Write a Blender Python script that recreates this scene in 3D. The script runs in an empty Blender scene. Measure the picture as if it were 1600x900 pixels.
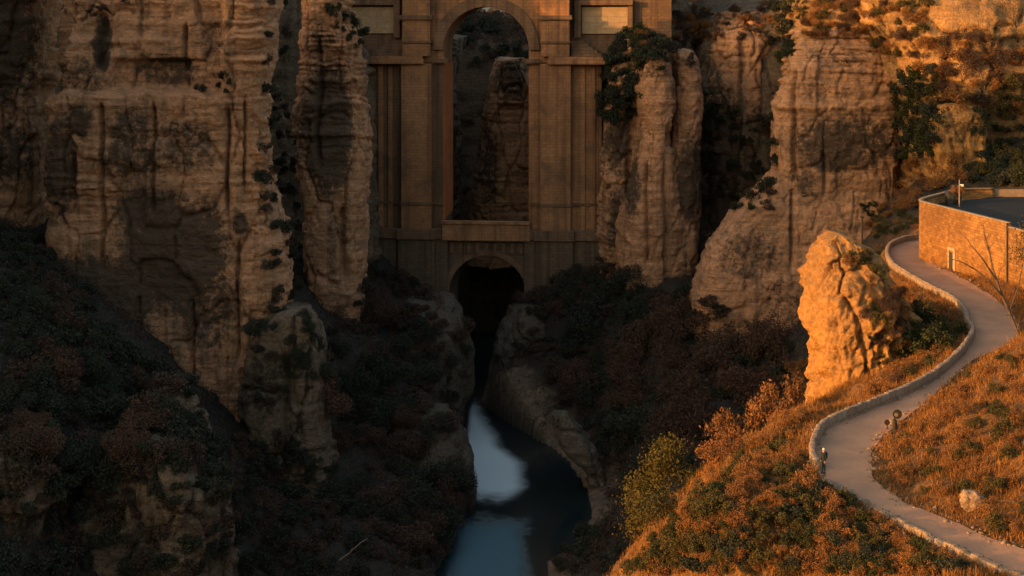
import bpy, bmesh, math, random
import numpy as np
from mathutils import Vector, Matrix

# ------------------------------------------------------------------ camera, sky, sun, exposure
F = 2430.0                       # focal length in photograph pixels (1600 wide)
scn = bpy.context.scene
C = scn.collection
cam_d = bpy.data.cameras.new('camera'); cam = bpy.data.objects.new('camera', cam_d); C.objects.link(cam)
cam_d.sensor_width = 36.0; cam_d.lens = 36.0 * F / 1600.0
cam_d.shift_y = -450.0 / 1600.0; cam_d.clip_start = 1.0; cam_d.clip_end = 6000.0
cam.location = (0, 0, 0); cam.rotation_euler = (math.pi / 2, 0, 0)
scn.camera = cam

SUN_DIR = Vector((1.0, 0.42, 0)).normalized()     # horizontal heading of the light
SUN_EL = math.radians(8.5)
world = bpy.data.worlds.new('World'); scn.world = world; world.use_nodes = True
wn = world.node_tree.nodes; wl = world.node_tree.links; wn.clear()
sky = wn.new('ShaderNodeTexSky'); sky.sky_type = 'NISHITA'; sky.sun_disc = False
sky.sun_elevation = SUN_EL
sky.sun_rotation = math.atan2(-SUN_DIR.x, -SUN_DIR.y)
sky.air_density = 1.5; sky.dust_density = 7.0; sky.ozone_density = 1.0
bg = wn.new('ShaderNodeBackground'); bg.inputs['Strength'].default_value = 0.15
wo = wn.new('ShaderNodeOutputWorld')
wl.new(sky.outputs[0], bg.inputs[0]); wl.new(bg.outputs[0], wo.inputs[0])
sun_d = bpy.data.lights.new('sun', 'SUN'); sun = bpy.data.objects.new('sun', sun_d); C.objects.link(sun)
sun_d.energy = 2.2; sun_d.angle = math.radians(0.6); sun_d.color = (1.0, 0.47, 0.14)
ld = Vector((SUN_DIR.x * math.cos(SUN_EL), SUN_DIR.y * math.cos(SUN_EL), -math.sin(SUN_EL)))
sun.rotation_euler = ld.to_track_quat('-Z', 'Y').to_euler()
vs = scn.view_settings
vs.view_transform = 'Standard'; vs.look = 'None'; vs.gamma = 1.0; vs.use_curve_mapping = False
vs.exposure = 1.9

# ------------------------------------------------------------------ helpers
rng = np.random.default_rng(7)
random.seed(7)

def P(px, py, d):
    return np.array(((px - 800) * d / F, d, -py * d / F))

_perm = np.random.default_rng(11).permutation(4096).astype(np.int64)
_g = np.random.default_rng(12).normal(size=(4096, 3)); _g /= np.linalg.norm(_g, axis=1)[:, None]
_r1 = np.random.default_rng(13).random(4096)
def _h(i, j, k):
    return _perm[(_perm[(_perm[i & 4095] + j) & 4095] + k) & 4095]
def noise3(p):
    p = np.asarray(p, float); i = np.floor(p).astype(np.int64); f = p - i
    u = f * f * f * (f * (f * 6 - 15) + 10); out = 0
    for dx in (0, 1):
        wx = u[:, 0] if dx else 1 - u[:, 0]
        for dy in (0, 1):
            wy = u[:, 1] if dy else 1 - u[:, 1]
            for dz in (0, 1):
                wz = u[:, 2] if dz else 1 - u[:, 2]
                g = _g[_h(i[:, 0] + dx, i[:, 1] + dy, i[:, 2] + dz)]
                out = out + wx * wy * wz * (g[:, 0] * (f[:, 0] - dx) + g[:, 1] * (f[:, 1] - dy) + g[:, 2] * (f[:, 2] - dz))
    return out * 1.5
def fbm(p, o=4, lac=2.03, gain=.5):
    p = np.asarray(p, float); a = 1.0; s = 0; t = 0
    for k in range(o):
        s = s + a * noise3(p + k * 17.3); t += a; p = p * lac; a *= gain
    return s / t
def worley(p, box=False):
    """nearest, second nearest distance and the nearest cell's random number"""
    p = np.asarray(p, float); i = np.floor(p).astype(np.int64)
    f1 = np.full(len(p), 9.0); f2 = f1.copy(); rid = np.zeros(len(p))
    for dx in (-1, 0, 1):
        for dy in (-1, 0, 1):
            for dz in (-1, 0, 1):
                c = i + (dx, dy, dz); h = _h(c[:, 0], c[:, 1], c[:, 2])
                q = c + np.stack((_r1[h], _r1[(h + 91) & 4095], _r1[(h + 517) & 4095]), 1) * .9 + .05
                dd = np.abs(q - p).max(axis=1) if box else np.linalg.norm(q - p, axis=1)
                near = dd < f1
                f2 = np.where(near, f1, np.minimum(f2, dd)); rid = np.where(near, _r1[(h + 1301) & 4095], rid)
                f1 = np.where(near, dd, f1)
    return f1, f2, rid
def sstep(a, b, x):
    t = np.clip((x - a) / (b - a), 0, 1); return t * t * (3 - 2 * t)

def mesh_np(name, v, faces, mats=(), mat_idx=None, smooth=False, attrs=None):
    """faces: one (n,k) int array, or a list of them"""
    if not isinstance(faces, list): faces = [faces]
    me = bpy.data.meshes.new(name)
    v = np.ascontiguousarray(v, np.float32)
    me.vertices.add(len(v)); me.vertices.foreach_set('co', v.ravel())
    loops = np.concatenate([f.ravel() for f in faces]).astype(np.int32)
    tot = np.concatenate([np.full(len(f), f.shape[1]) for f in faces]).astype(np.int32)
    start = np.concatenate(([0], np.cumsum(tot)[:-1])).astype(np.int32)
    me.loops.add(len(loops)); me.loops.foreach_set('vertex_index', loops)
    me.polygons.add(len(tot)); me.polygons.foreach_set('loop_start', start); me.polygons.foreach_set('loop_total', tot)
    if mat_idx is not None: me.polygons.foreach_set('material_index', np.asarray(mat_idx, np.int32))
    if smooth: me.polygons.foreach_set('use_smooth', np.ones(len(tot), bool))
    for m in mats: me.materials.append(m)
    me.update(calc_edges=True)
    for k, a in (attrs or {}).items():
        at = me.attributes.new(k, 'FLOAT', 'POINT'); at.data.foreach_set('value', np.asarray(a, np.float32))
    return me
def link(name, me, parent=None, loc=None, rotz=0.0, scale=None, kind=None):
    o = bpy.data.objects.new(name, me); C.objects.link(o)
    if parent is not None: o.parent = parent
    if loc is not None: o.location = loc
    if rotz: o.rotation_euler = (0, 0, rotz)
    if scale is not None: o.scale = scale
    if kind: o['kind'] = kind
    return o
def tag(o, label, cat, group=None):
    o['label'] = label; o['category'] = cat
    if group: o['group'] = group
    return o
def grid_faces(nu, nv, wrap=False):
    """verts indexed [v*nu+u]"""
    u = np.arange(nu if wrap else nu - 1); v = np.arange(nv - 1)
    U, V = np.meshgrid(u, v); U2 = (U + 1) % nu
    return np.stack((V * nu + U, V * nu + U2, (V + 1) * nu + U2, (V + 1) * nu + U), -1).reshape(-1, 4)

class MB:
    """collects simple solids into one mesh"""
    def __init__(s): s.v = []; s.f = []; s.n = 0
    def add(s, v, faces):
        s.v.extend([tuple(map(float, q)) for q in v]); s.f.extend([tuple(int(i) + s.n for i in f) for f in faces]); s.n += len(v)
    def box(s, x0, x1, y0, y1, z0, z1, taper=0.0):
        t = taper
        v = [(x0, y0, z0), (x1, y0, z0), (x1, y1, z0), (x0, y1, z0), (x0 + t, y0 + t, z1), (x1 - t, y0 + t, z1), (x1 - t, y1 - t, z1), (x0 + t, y1 - t, z1)]
        s.add(v, [(0, 3, 2, 1), (4, 5, 6, 7), (0, 1, 5, 4), (1, 2, 6, 5), (2, 3, 7, 6), (3, 0, 4, 7)])
    def tube(s, pts, radii, n=6):
        pts = [np.array(p, float) for p in pts]; rings = []
        for i, p in enumerate(pts):
            t = pts[min(i + 1, len(pts) - 1)] - pts[max(i - 1, 0)]; t /= np.linalg.norm(t) + 1e-9
            a = np.cross(t, (0, 0, 1) if abs(t[2]) < .9 else (1, 0, 0)); a /= np.linalg.norm(a); b = np.cross(t, a)
            rings.append([p + radii[i] * (math.cos(2 * math.pi * k / n) * a + math.sin(2 * math.pi * k / n) * b) for k in range(n)])
        v = [q for r in rings for q in r]; f = []
        for i in range(len(pts) - 1):
            for k in range(n): f.append((i * n + k, i * n + (k + 1) % n, (i + 1) * n + (k + 1) % n, (i + 1) * n + k))
        f.append(tuple(range(n))[::-1]); f.append(tuple(range((len(pts) - 1) * n, len(pts) * n)))
        s.add(v, f)
    def prism(s, poly, y0, y1):
        """poly in x,z extruded along y"""
        n = len(poly)
        v = [(p[0], y0, p[1]) for p in poly] + [(p[0], y1, p[1]) for p in poly]
        f = [tuple(range(n)), tuple(range(2 * n - 1, n - 1, -1))] + [(i, i + n, (i + 1) % n + n, (i + 1) % n) for i in range(n)]
        s.add(v, f)
    def mesh(s, name, mat, bevel=0.0, smooth=False):
        me = bpy.data.meshes.new(name); me.from_pydata(s.v, [], s.f); me.materials.append(mat)
        bm = bmesh.new(); bm.from_mesh(me)
        bmesh.ops.recalc_face_normals(bm, faces=bm.faces)
        if bevel: bmesh.ops.bevel(bm, geom=[e for e in bm.edges if e.calc_face_angle(0) > .5], offset=bevel, segments=1, affect='EDGES')
        bm.to_mesh(me); bm.free()
        if smooth:
            for p in me.polygons: p.use_smooth = True
        return me
    def obj(s, name, mat, parent=None, bevel=0.0, smooth=False, **k):
        return link(name, s.mesh(name, mat, bevel, smooth), parent, **k)

# ------------------------------------------------------------------ materials
class NT:
    def __init__(s, name):
        s.m = bpy.data.materials.new(name); s.m.use_nodes = True
        s.t = s.m.node_tree; s.t.nodes.clear()
        s.b = s.n('ShaderNodeBsdfPrincipled'); s.o = s.n('ShaderNodeOutputMaterial')
        s.t.links.new(s.b.outputs[0], s.o.inputs[0]); s.set('Roughness', .95); s.set('Specular IOR Level', .15)
    def n(s, t, **k):
        q = s.t.nodes.new(t)
        for a, b in k.items(): setattr(q, a, b)
        return q
    def l(s, a, b): s.t.links.new(a, b)
    def set(s, k, v):
        if hasattr(v, 'is_linked'): s.l(v, s.b.inputs[k])
        else: s.b.inputs[k].default_value = v
    def pos(s, scale=(1, 1, 1), obj=False):
        if obj: src = s.n('ShaderNodeTexCoord').outputs['Object']
        else: src = s.n('ShaderNodeNewGeometry').outputs['Position']
        m = s.n('ShaderNodeMapping'); m.inputs['Scale'].default_value = scale; s.l(src, m.inputs[0]); return m.outputs[0]
    def noise(s, vec, scale=1, detail=6, rough=.55, dist=0.0):
        q = s.n('ShaderNodeTexNoise'); s.l(vec, q.inputs['Vector']); q.inputs['Scale'].default_value = scale
        q.inputs['Detail'].default_value = detail; q.inputs['Roughness'].default_value = rough; q.inputs['Distortion'].default_value = dist
        return q.outputs['Fac']
    def rng(s, v, a, b, c=0.0, d=1.0):
        q = s.n('ShaderNodeMapRange'); s.l(v, q.inputs[0])
        for i, x in enumerate((a, b, c, d)): q.inputs[i + 1].default_value = x
        return q.outputs[0]
    def math(s, op, a, b=None):
        q = s.n('ShaderNodeMath', operation=op)
        for i, x in enumerate((a, b)):
            if x is None: continue
            if hasattr(x, 'is_linked'): s.l(x, q.inputs[i])
            else: q.inputs[i].default_value = x
        return q.outputs[0]
    def mix(s, f, a, b, mode='MIX'):
        q = s.n('ShaderNodeMix', data_type='RGBA', blend_type=mode)
        for i, x in ((0, f), (6, a), (7, b)):
            if hasattr(x, 'is_linked'): s.l(x, q.inputs[i])
            elif isinstance(x, (int, float)): q.inputs[i].default_value = x
            else: q.inputs[i].default_value = (*x, 1)
        return q.outputs[2]
    def attr(s, name):
        return s.n('ShaderNodeAttribute', attribute_name=name).outputs['Fac']
    def bump(s, h, strength=.5, dist=.2):
        q = s.n('ShaderNodeBump'); s.l(h, q.inputs['Height']); q.inputs['Strength'].default_value = strength; q.inputs['Distance'].default_value = dist
        s.l(q.outputs[0], s.b.inputs['Normal']); return q

def rock_mat(name, ca, cb, dark, streak=.6, strata=.42):
    t = NT(name)
    p1 = t.pos()
    big = t.rng(t.noise(p1, .07, 5), .35, .65)
    col = t.mix(big, ca, cb)
    st = t.rng(t.noise(t.pos((.12, .12, 1.5)), 1.0, 6, .6, .4), .42, .62)
    col = t.mix(t.math('MULTIPLY', st, strata), col, [c * .55 for c in dark], 'MIX')
    sk = t.rng(t.noise(t.pos((.55, .55, .035)), 1.0, 6, .6), .5, .68)
    col = t.mix(t.math('MULTIPLY', sk, streak), col, dark)
    sp = t.noise(p1, 2.2, 6, .7)
    col = t.mix(t.rng(sp, .3, .7, 0, 1), t.mix(.4, col, (.03, .022, .015)), t.mix(.15, col, (.6, .5, .36)))
    stn = t.attr('stain'); br = t.rng(t.noise(p1, .9, 7, .75), .3, .7, -.45, .45)
    sf = t.rng(t.math('ADD', stn, br), .2, .6)
    sf = t.math('MULTIPLY', sf, t.rng(stn, .02, .12))
    col = t.mix(t.math('MULTIPLY', sf, .92), col, [c * .75 for c in dark])
    t.set('Base Color', col)
    h = t.math('ADD', t.math('MULTIPLY', t.noise(p1, .9, 8, .68), 1.0), t.math('MULTIPLY', t.noise(t.pos((.25, .25, 2.2)), 1.0, 5, .6), .35))
    h = t.math('ADD', h, t.math('MULTIPLY', t.noise(p1, 3.2, 6, .7), .35))
    t.bump(h, 1.0, .9)
    return t.m
M = {}
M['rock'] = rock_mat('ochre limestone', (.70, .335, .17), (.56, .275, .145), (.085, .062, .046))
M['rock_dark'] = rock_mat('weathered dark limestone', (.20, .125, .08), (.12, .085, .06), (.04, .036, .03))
M['rock_gold'] = rock_mat('golden sandstone', (.60, .265, .05), (.34, .15, .04), (.12, .055, .022), streak=.35, strata=.25)

M['rock_brown'] = rock_mat('brown sandstone', (.50, .24, .07), (.26, .13, .05), (.07, .045, .03), streak=.5, strata=.4)
M['rock_darkest'] = rock_mat('darkest rock', (.09, .065, .048), (.05, .041, .034), (.03, .03, .028))  # darkest rock tone; also stands in for shade behind the lower arch
def soil_mat(name, a, b, c):
    t = NT(name); p = t.pos()
    col = t.mix(t.rng(t.noise(p, .12, 6), .38, .62), a, b)
    col = t.mix(t.rng(t.noise(p, 1.4, 6, .7), .45, .65), col, c)
    k = t.attr('lit')
    t.set('Base Color', col); t.bump(t.noise(p, 2.0, 8, .7), .8, .5); return t.m, t
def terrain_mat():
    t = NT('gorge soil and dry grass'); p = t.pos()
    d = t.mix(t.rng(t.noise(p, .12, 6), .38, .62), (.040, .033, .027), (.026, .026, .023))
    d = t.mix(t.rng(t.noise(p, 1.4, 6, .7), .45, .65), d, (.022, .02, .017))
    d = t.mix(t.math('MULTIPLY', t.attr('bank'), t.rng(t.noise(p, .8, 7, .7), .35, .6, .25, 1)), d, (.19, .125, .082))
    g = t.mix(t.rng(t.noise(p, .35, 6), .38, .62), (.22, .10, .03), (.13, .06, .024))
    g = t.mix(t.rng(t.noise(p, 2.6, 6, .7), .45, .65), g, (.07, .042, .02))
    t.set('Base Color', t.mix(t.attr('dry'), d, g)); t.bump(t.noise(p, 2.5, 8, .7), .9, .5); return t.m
M['terrain'] = terrain_mat()

M['scrub'] = rock_mat('scrub covered slope', (.10, .05, .028), (.07, .042, .026), (.04, .03, .02), strata=.1)
def leaf_mat(name, a, b, c, trans=.15):
    t = NT(name); p = t.pos()
    col = t.mix(t.rng(t.noise(p, .8, 4), .35, .65), a, b)
    oi = t.n('ShaderNodeObjectInfo')
    col = t.mix(t.math('MULTIPLY', oi.outputs['Random'], .55), col, c)
    col = t.mix(t.rng(t.noise(p, 5.0, 3), .4, .7, 0, .5), col, [x * .5 for x in b])
    t.set('Base Color', col); t.set('Roughness', .8); t.set('Specular IOR Level', .1)
    tr = t.n('ShaderNodeBsdfTranslucent'); t.l(col, tr.inputs[0])
    mx = t.n('ShaderNodeMixShader'); mx.inputs[0].default_value = trans
    t.l(t.b.outputs[0], mx.inputs[1]); t.l(tr.outputs[0], mx.inputs[2]); t.l(mx.outputs[0], t.o.inputs[0]); return t.m
M['leaf_dark'] = leaf_mat('dark evergreen leaves', (.026, .036, .026), (.034, .038, .026), (.045, .04, .028))
M['leaf_olive'] = leaf_mat('olive leaves', (.068, .058, .021), (.048, .044, .018), (.085, .06, .022))
M['leaf_green'] = leaf_mat('deep green leaves', (.036, .044, .017), (.026, .034, .014), (.05, .046, .02))
M['leaf_rust'] = leaf_mat('rusty autumn leaves', (.215, .09, .032), (.135, .062, .027), (.24, .112, .036))
M['leaf_russet'] = leaf_mat('russet winter crown', (.085, .048, .034), (.058, .036, .027), (.095, .05, .034))
M['leaf_brown'] = leaf_mat('brown winter leaves', (.062, .042, .033), (.042, .034, .028), (.085, .048, .034))
M['leaf_yellow'] = leaf_mat('yellow green leaves', (.09, .072, .016), (.054, .048, .014), (.10, .07, .018))
M['grass'] = leaf_mat('dry orange grass', (.285, .118, .03), (.165, .072, .024), (.29, .14, .04), .25)
def plain(name, col, rough=.9, var=.25, scale=3.0, bump=.3, obj=False, metal=0.0):
    t = NT(name); p = t.pos(obj=obj)
    t.set('Base Color', t.mix(t.rng(t.noise(p, scale, 5, .6), .3, .7), [c * (1 - var) for c in col], [min(1, c * (1 + var)) for c in col]))
    t.set('Roughness', rough); t.set('Metallic', metal)
    if bump: t.bump(t.noise(p, scale * 3, 5, .6), bump, .05)
    return t.m
M['bark'] = plain('grey brown bark', (.09, .06, .042), var=.4, scale=4)
M['twig'] = plain('reddish twigs', (.15, .075, .045), var=.3, scale=3, bump=0)
M['metal_dark'] = plain('dark painted metal', (.035, .035, .035), .5, .2)
M['roofing'] = plain('black bitumen roofing', (.014, .016, .018), .9, .3, 1.0)
M['wood'] = plain('weathered timber', (.03, .022, .016), .9, .3, 6)
M['white'] = plain('whitewash', (.62, .58, .52), .9, .12, 2)
M['tile'] = plain('terracotta tiles', (.28, .13, .07), .9, .3, 2)

def masonry(name, ca, cb, mortar, bw, bh, uv=False, stain=.6, streak=.55):
    """courses of stone blocks; vector is (along, height, 0)"""
    t = NT(name)
    if uv: vec = t.n('ShaderNodeUVMap').outputs[0]
    else:
        src = t.n('ShaderNodeTexCoord').outputs['Object']; sp = t.n('ShaderNodeSeparateXYZ'); t.l(src, sp.inputs[0])
        cb_ = t.n('ShaderNodeCombineXYZ'); t.l(t.math('ADD', sp.outputs[0], sp.outputs[1]), cb_.inputs[0]); t.l(sp.outputs[2], cb_.inputs[1]); vec = cb_.outputs[0]
    nz = t.n('ShaderNodeTexNoise'); t.l(vec, nz.inputs['Vector']); nz.inputs['Scale'].default_value = 1.3
    add = t.n('ShaderNodeVectorMath', operation='MULTIPLY_ADD'); t.l(nz.outputs['Color'], add.inputs[0]); add.inputs[1].default_value = (bw * .25, bh * .35, 0); t.l(vec, add.inputs[2])
    br = t.n('ShaderNodeTexBrick'); t.l(add.outputs[0], br.inputs['Vector'])
    br.inputs['Scale'].default_value = 1.0; br.inputs['Brick Width'].default_value = bw; br.inputs['Row Height'].default_value = bh
    br.inputs['Mortar Size'].default_value = bh * .06; br.inputs['Mortar Smooth'].default_value = .4; br.inputs['Bias'].default_value = 0
    br.inputs['Color1'].default_value = (*ca, 1); br.inputs['Color2'].default_value = (*cb, 1); br.inputs['Mortar'].default_value = (*mortar, 1)
    p = t.pos()
    col = t.mix(t.rng(t.noise(p, .12, 6, .6), .35, .7, 0, stain), br.outputs['Color'], [c * .45 for c in cb])
    sk = t.rng(t.noise(t.pos((.7, .7, .02)), 1.0, 5, .65), .47, .62)
    col = t.mix(t.math('MULTIPLY', sk, streak), col, [c * .25 for c in cb])
    bl = t.rng(t.noise(p, .22, 7, .65), .52, .66)
    col = t.mix(t.math('MULTIPLY', bl, streak), col, (.05, .04, .035))
    col = t.mix(t.rng(t.noise(p, 1.5, 6, .7), .35, .7, 0, .45), col, [c * .4 for c in cb])
    t.set('Base Color', col)
    h = t.math('ADD', t.math('MULTIPLY', br.outputs['Fac'], -.6), t.noise(p, 4, 6, .7)); t.bump(h, .6, .12)
    return t.m
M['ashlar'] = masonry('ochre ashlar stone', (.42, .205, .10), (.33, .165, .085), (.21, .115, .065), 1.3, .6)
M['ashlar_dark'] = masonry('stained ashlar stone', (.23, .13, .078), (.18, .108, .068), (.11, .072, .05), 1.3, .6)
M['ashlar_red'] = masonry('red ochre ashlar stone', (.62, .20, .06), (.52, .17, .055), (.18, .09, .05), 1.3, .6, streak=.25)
M['ashlar_low'] = masonry('darkest ashlar stone', (.17, .11, .07), (.13, .09, .06), (.07, .055, .042), 1.3, .6)  # darkest ashlar tone, for the pier plinths and the lower arch
M['ashlar_pale'] = masonry('pale rendered stone', (.42, .29, .17), (.40, .27, .16), (.36, .24, .14), 2.4, 1.2, stain=.2, streak=.15)
M['rubble'] = masonry('golden rubble masonry', (.44, .215, .062), (.22, .10, .036), (.13, .07, .03), .62, .34, uv=True, stain=.7, streak=.2)
M['coping'] = masonry('worn stone coping', (.30, .21, .15), (.24, .17, .12), (.14, .10, .07), .8, .5, uv=True, stain=.35, streak=.1)

# ------------------------------------------------------------------ river and path outlines (plan)
WZ = -75.0; PZ = -33.3
def onplane(px, py, z): d = -z * F / py; return ((px - 800) * d / F, d)
def smooth_line(pts, n):
    pts = np.array(pts, float); t = np.concatenate(([0], np.cumsum(np.linalg.norm(np.diff(pts, axis=0), axis=1))))
    # Catmull-Rom resampled by length
    out = []
    for k in range(len(pts) - 1):
        p0 = pts[max(k - 1, 0)]; p1 = pts[k]; p2 = pts[k + 1]; p3 = pts[min(k + 2, len(pts) - 1)]
        for s in np.linspace(0, 1, 24, endpoint=False):
            out.append(.5 * ((2 * p1) + (p2 - p0) * s + (2 * p0 - 5 * p1 + 4 * p2 - p3) * s * s + (3 * p1 - p0 - 3 * p2 + p3) * s ** 3))
    out.append(pts[-1]); out = np.array(out)
    t = np.concatenate(([0], np.cumsum(np.linalg.norm(np.diff(out, axis=0), axis=1))))
    q = np.linspace(0, t[-1], n)
    return np.stack([np.interp(q, t, out[:, i]) for i in range(out.shape[1])], 1)

wall_px = [(1445, 374), (1412, 378), (1391, 388), (1387, 404), (1400, 422), (1440, 447), (1486, 471), (1507, 490), (1512, 508), (1520, 524), (1503, 553), (1470, 584), (1420, 614), (1345, 645), (1290, 670), (1272, 698), (1270, 720), (1277, 736)]
wall_plan = [onplane(x, y, PZ) for x, y in wall_px]
low_px = [(1289, 754), (1330, 778), (1380, 803), (1440, 836), (1520, 874), (1600, 905), (1700, 935), (1800, 960)]
low_plan = [onplane(x, y, PZ) for x, y in low_px]
in_px = [(1452, 409), (1500, 432), (1560, 470), (1590, 505), (1582, 540), (1525, 560), (1472, 605), (1440, 634), (1392, 670), (1363, 705), (1367, 742), (1400, 775), (1450, 800), (1520, 828), (1600, 858), (1700, 885), (1800, 905)]
in_plan = [onplane(x, y, PZ) for x, y in in_px]
outer = smooth_line(wall_plan + low_plan, 260)
inner = smooth_line([(53.6, 199)] + in_plan, 260)
outer_path = smooth_line([(56.5, 214)] + wall_plan + low_plan, 260)
# pair the two edges by walking along both
pathL = outer_path; pathR = smooth_line([(62.5, 212.6)] + [(53.2, 200.6)] + in_plan, 260)
pathR = pathR + noise3(np.c_[pathR * .45, np.zeros(260)])[:, None] * (.32, .2) * np.clip(np.arange(260) - 60, 0, 20)[:, None] / 20 + noise3(np.c_[pathR * 1.6, np.zeros(260)])[:, None] * (.07, .05)

def seg_dist(pts, line):
    """distance of pts (n,2) to a polyline"""
    best = np.full(len(pts), 1e9)
    for a, b in zip(line[:-1], line[1:]):
        ab = b - a; L = ab @ ab + 1e-12
        t = np.clip(((pts - a) @ ab) / L, 0, 1)[:, None]
        best = np.minimum(best, np.linalg.norm(pts - (a + t * ab), axis=1))
    return best
def inside(pts, poly):
    x, y = pts[:, 0], pts[:, 1]; c = np.zeros(len(pts), bool); n = len(poly)
    for i in range(n):
        x1, y1 = poly[i]; x2, y2 = poly[(i + 1) % n]
        hit = ((y1 > y) != (y2 > y)); c ^= hit & (x < (x2 - x1) * (y - y1) / (y2 - y1 + 1e-12) + x1)
    return c
path_poly = np.concatenate((pathL[::3], pathR[::-3]))

# ------------------------------------------------------------------ terrain: thin plate through surveyed points
ctrl = []
def W(x, y, z): ctrl.append((x, y, z))
def Q(px, py, d): ctrl.append(tuple(P(px, py, d)))
for x, y in ((-6, 345), (-6, 320), (-6, 300), (-6, 289), (-3.5, 262), (1.5, 243), (3, 230), (-2, 206), (-2, 180), (-3, 150), (-4, 110), (-5, 60)): W(x, y, -77)
for x, y in ((-9.3, 292), (-8.2, 262), (-6.4, 246), (-5.6, 234), (-9, 220), (-10, 202), (-12, 180)): W(x, y, -74.4)
for a in ((620, 487, 272), (700, 492, 274), (727, 560, 272), (560, 500, 264), (600, 640, 243), (690, 690, 240), (728, 745, 232), (560, 750, 217), (600, 880, 196), (500, 690, 222), (450, 880, 190), (350, 890, 182), (520, 560, 246), (660, 600, 250), (640, 790, 215)): Q(*a)
for a in ((0, 480, 192), (100, 500, 194), (200, 558, 197), (280, 612, 200), (320, 700, 198), (100, 650, 178), (0, 650, 172), (0, 800, 162), (240, 760, 184), (100, 900, 162), (240, 900, 174), (400, 740, 210)): Q(*a)
for a in ((-100, 200, -25), (-100, 150, -38), (-100, 100, -48), (-60, 100, -58), (-30, 120, -68), (-160, 150, -25), (-150, 60, -45), (-60, 40, -62), (0, 30, -62), (-20, 60, -70)): W(*a)
for a in ((782, 512, 297), (830, 502, 292), (776, 600, 287), (868, 660, 266), (872, 600, 274), (948, 700, 252), (948, 800, 229), (925, 845, 214), (880, 892, 204), (900, 500, 287), (900, 452, 293), (1000, 475, 282), (1130, 485, 273), (1260, 535, 263), (1020, 550, 264), (1020, 650, 243), (1000, 750, 222), (1150, 550, 256), (1150, 620, 237), (1240, 610, 232)): Q(*a)
W(2, 312, -66); W(-6, 330, -76); W(12, 310, -56); W(-20, 300, -54); W(-20, 320, -54); W(-30, 300, -50)
for a in ((10, 200, -73), (14, 180, -70), (24, 205, -64), (8, 150, -68), (4, 120, -66), (6, 95, -58), (8, 70, -52)): W(*a)
for x, y in wall_plan[1:] + low_plan + in_plan: W(x, y, PZ - .05)
# outer flank of the sunlit hill
for a in ((8.6, 105, -38.6), (1.0, 107, -48), (-3, 108, -60), (14, 112, -36.8), (18.5, 118, -35.6), (16, 128, -40), (9, 132, -49), (4, 140, -62), (24, 131, -36.2), (22, 142, -42), (20, 155, -54), (26, 165, -58), (30, 185, -60), (36, 205, -58), (44, 215, -52), (44, 200, -44), (43, 185, -37.5), (40, 170, -36.5), (36, 150, -36.5), (31, 140, -36.2), (32, 160, -42), (34, 175, -44)): W(*a)
for a in ((1300, 890, 96), (1150, 890, 98.5), (1050, 890, 102), (1400, 870, 96.5)): Q(*a)
for a in ((15, 80, -38.5), (25, 72, -36), (40, 70, -32), (5, 85, -46), (60, 60, -26), (20, 40, -42)): W(*a)
for a in ((39, 126, -31.3), (44, 134, -30.9), (35, 107, -30.9), (31.5, 111, -31.9), (33, 98, -32.0), (46, 115, -28.5), (60, 120, -24.5), (60, 95, -25), (80, 120, -18), (55, 145, -29.5), (70, 150, -24), (28.5, 106, -32.6)): W(*a)
for a in ((56, 190, -33.3), (62, 200, -33.3), (70, 185, -32), (62, 222, -31), (75, 225, -27), (90, 200, -24), (58, 236, -33), (50, 228, -39), (68, 240, -28), (60, 255, -36), (85, 245, -22), (110, 220, -14), (110, 160, -14)): W(*a)
ctrl = np.array(ctrl)
def tps_fit(c, lam=.02):
    n = len(c); d = np.linalg.norm(c[:, None, :2] - c[None, :, :2], axis=2); K = d * d * np.log(d + 1e-9)
    Pm = np.c_[np.ones(n), c[:, :2]]; A = np.zeros((n + 3, n + 3)); A[:n, :n] = K + lam * np.eye(n) * 100; A[:n, n:] = Pm; A[n:, :n] = Pm.T
    return np.linalg.solve(A, np.r_[c[:, 2], 0, 0, 0])
_w = tps_fit(ctrl)
def tps(xy):
    out = np.empty(len(xy))
    for s in range(0, len(xy), 20000):
        q = xy[s:s + 20000]; d = np.linalg.norm(q[:, None] - ctrl[None, :, :2], axis=2)
        out[s:s + 20000] = (d * d * np.log(d + 1e-9)) @ _w[:-3] + _w[-3] + q @ _w[-2:]
    return out
TX0, TX1, TY0, TY1, TS = -110.0, 110.0, 62.0, 345.0, .7
gx = np.arange(TX0, TX1 + .01, TS); gy = np.arange(TY0, TY1 + .01, TS)
GX, GY = np.meshgrid(gx, gy); txy = np.c_[GX.ravel(), GY.ravel()]
tz = tps(txy)
pd = seg_dist(txy, path_poly[::2]); pin = inside(txy, path_poly)
damp = np.where(pin, 0, sstep(0.3, 5.0, pd))
q3 = np.c_[txy, tz]
tz = tz + damp * (fbm(q3 * .09, 4) * 3.2 + np.abs(fbm(q3 * .3 + 9, 3)) * 1.5)
near = np.where(pin, 1.0, 1 - sstep(.4, 2.5, pd))
tz = tz * (1 - near) + (PZ - .06) * near
tz = np.maximum(tz, -77.0)
rv = np.array([(-10, 345), (-9.5, 300)] + [onplane(x, y, WZ) for x, y in ((722, 640), (718, 700), (733, 745), (735, 790), (705, 830), (690, 860), (680, 900))] + [(-12, 170), (-10, 120), (-10, 70), (6, 70), (6, 120), (9, 170)] + [onplane(x, y, WZ) for x, y in ((850, 900), (856, 878), (905, 845), (922, 810), (915, 765), (888, 722), (850, 692), (800, 662), (752, 628))] + [(-2.5, 300), (-2, 345)])
rin = inside(txy, rv); rd = seg_dist(txy, np.vstack((rv, rv[:1])))
tz = np.where(rin, np.minimum(tz, -75.2 - np.clip(rd * .5, 0, 1.8)), np.maximum(tz, np.minimum(-74.9 + rd * .35, -73.5)))
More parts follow.
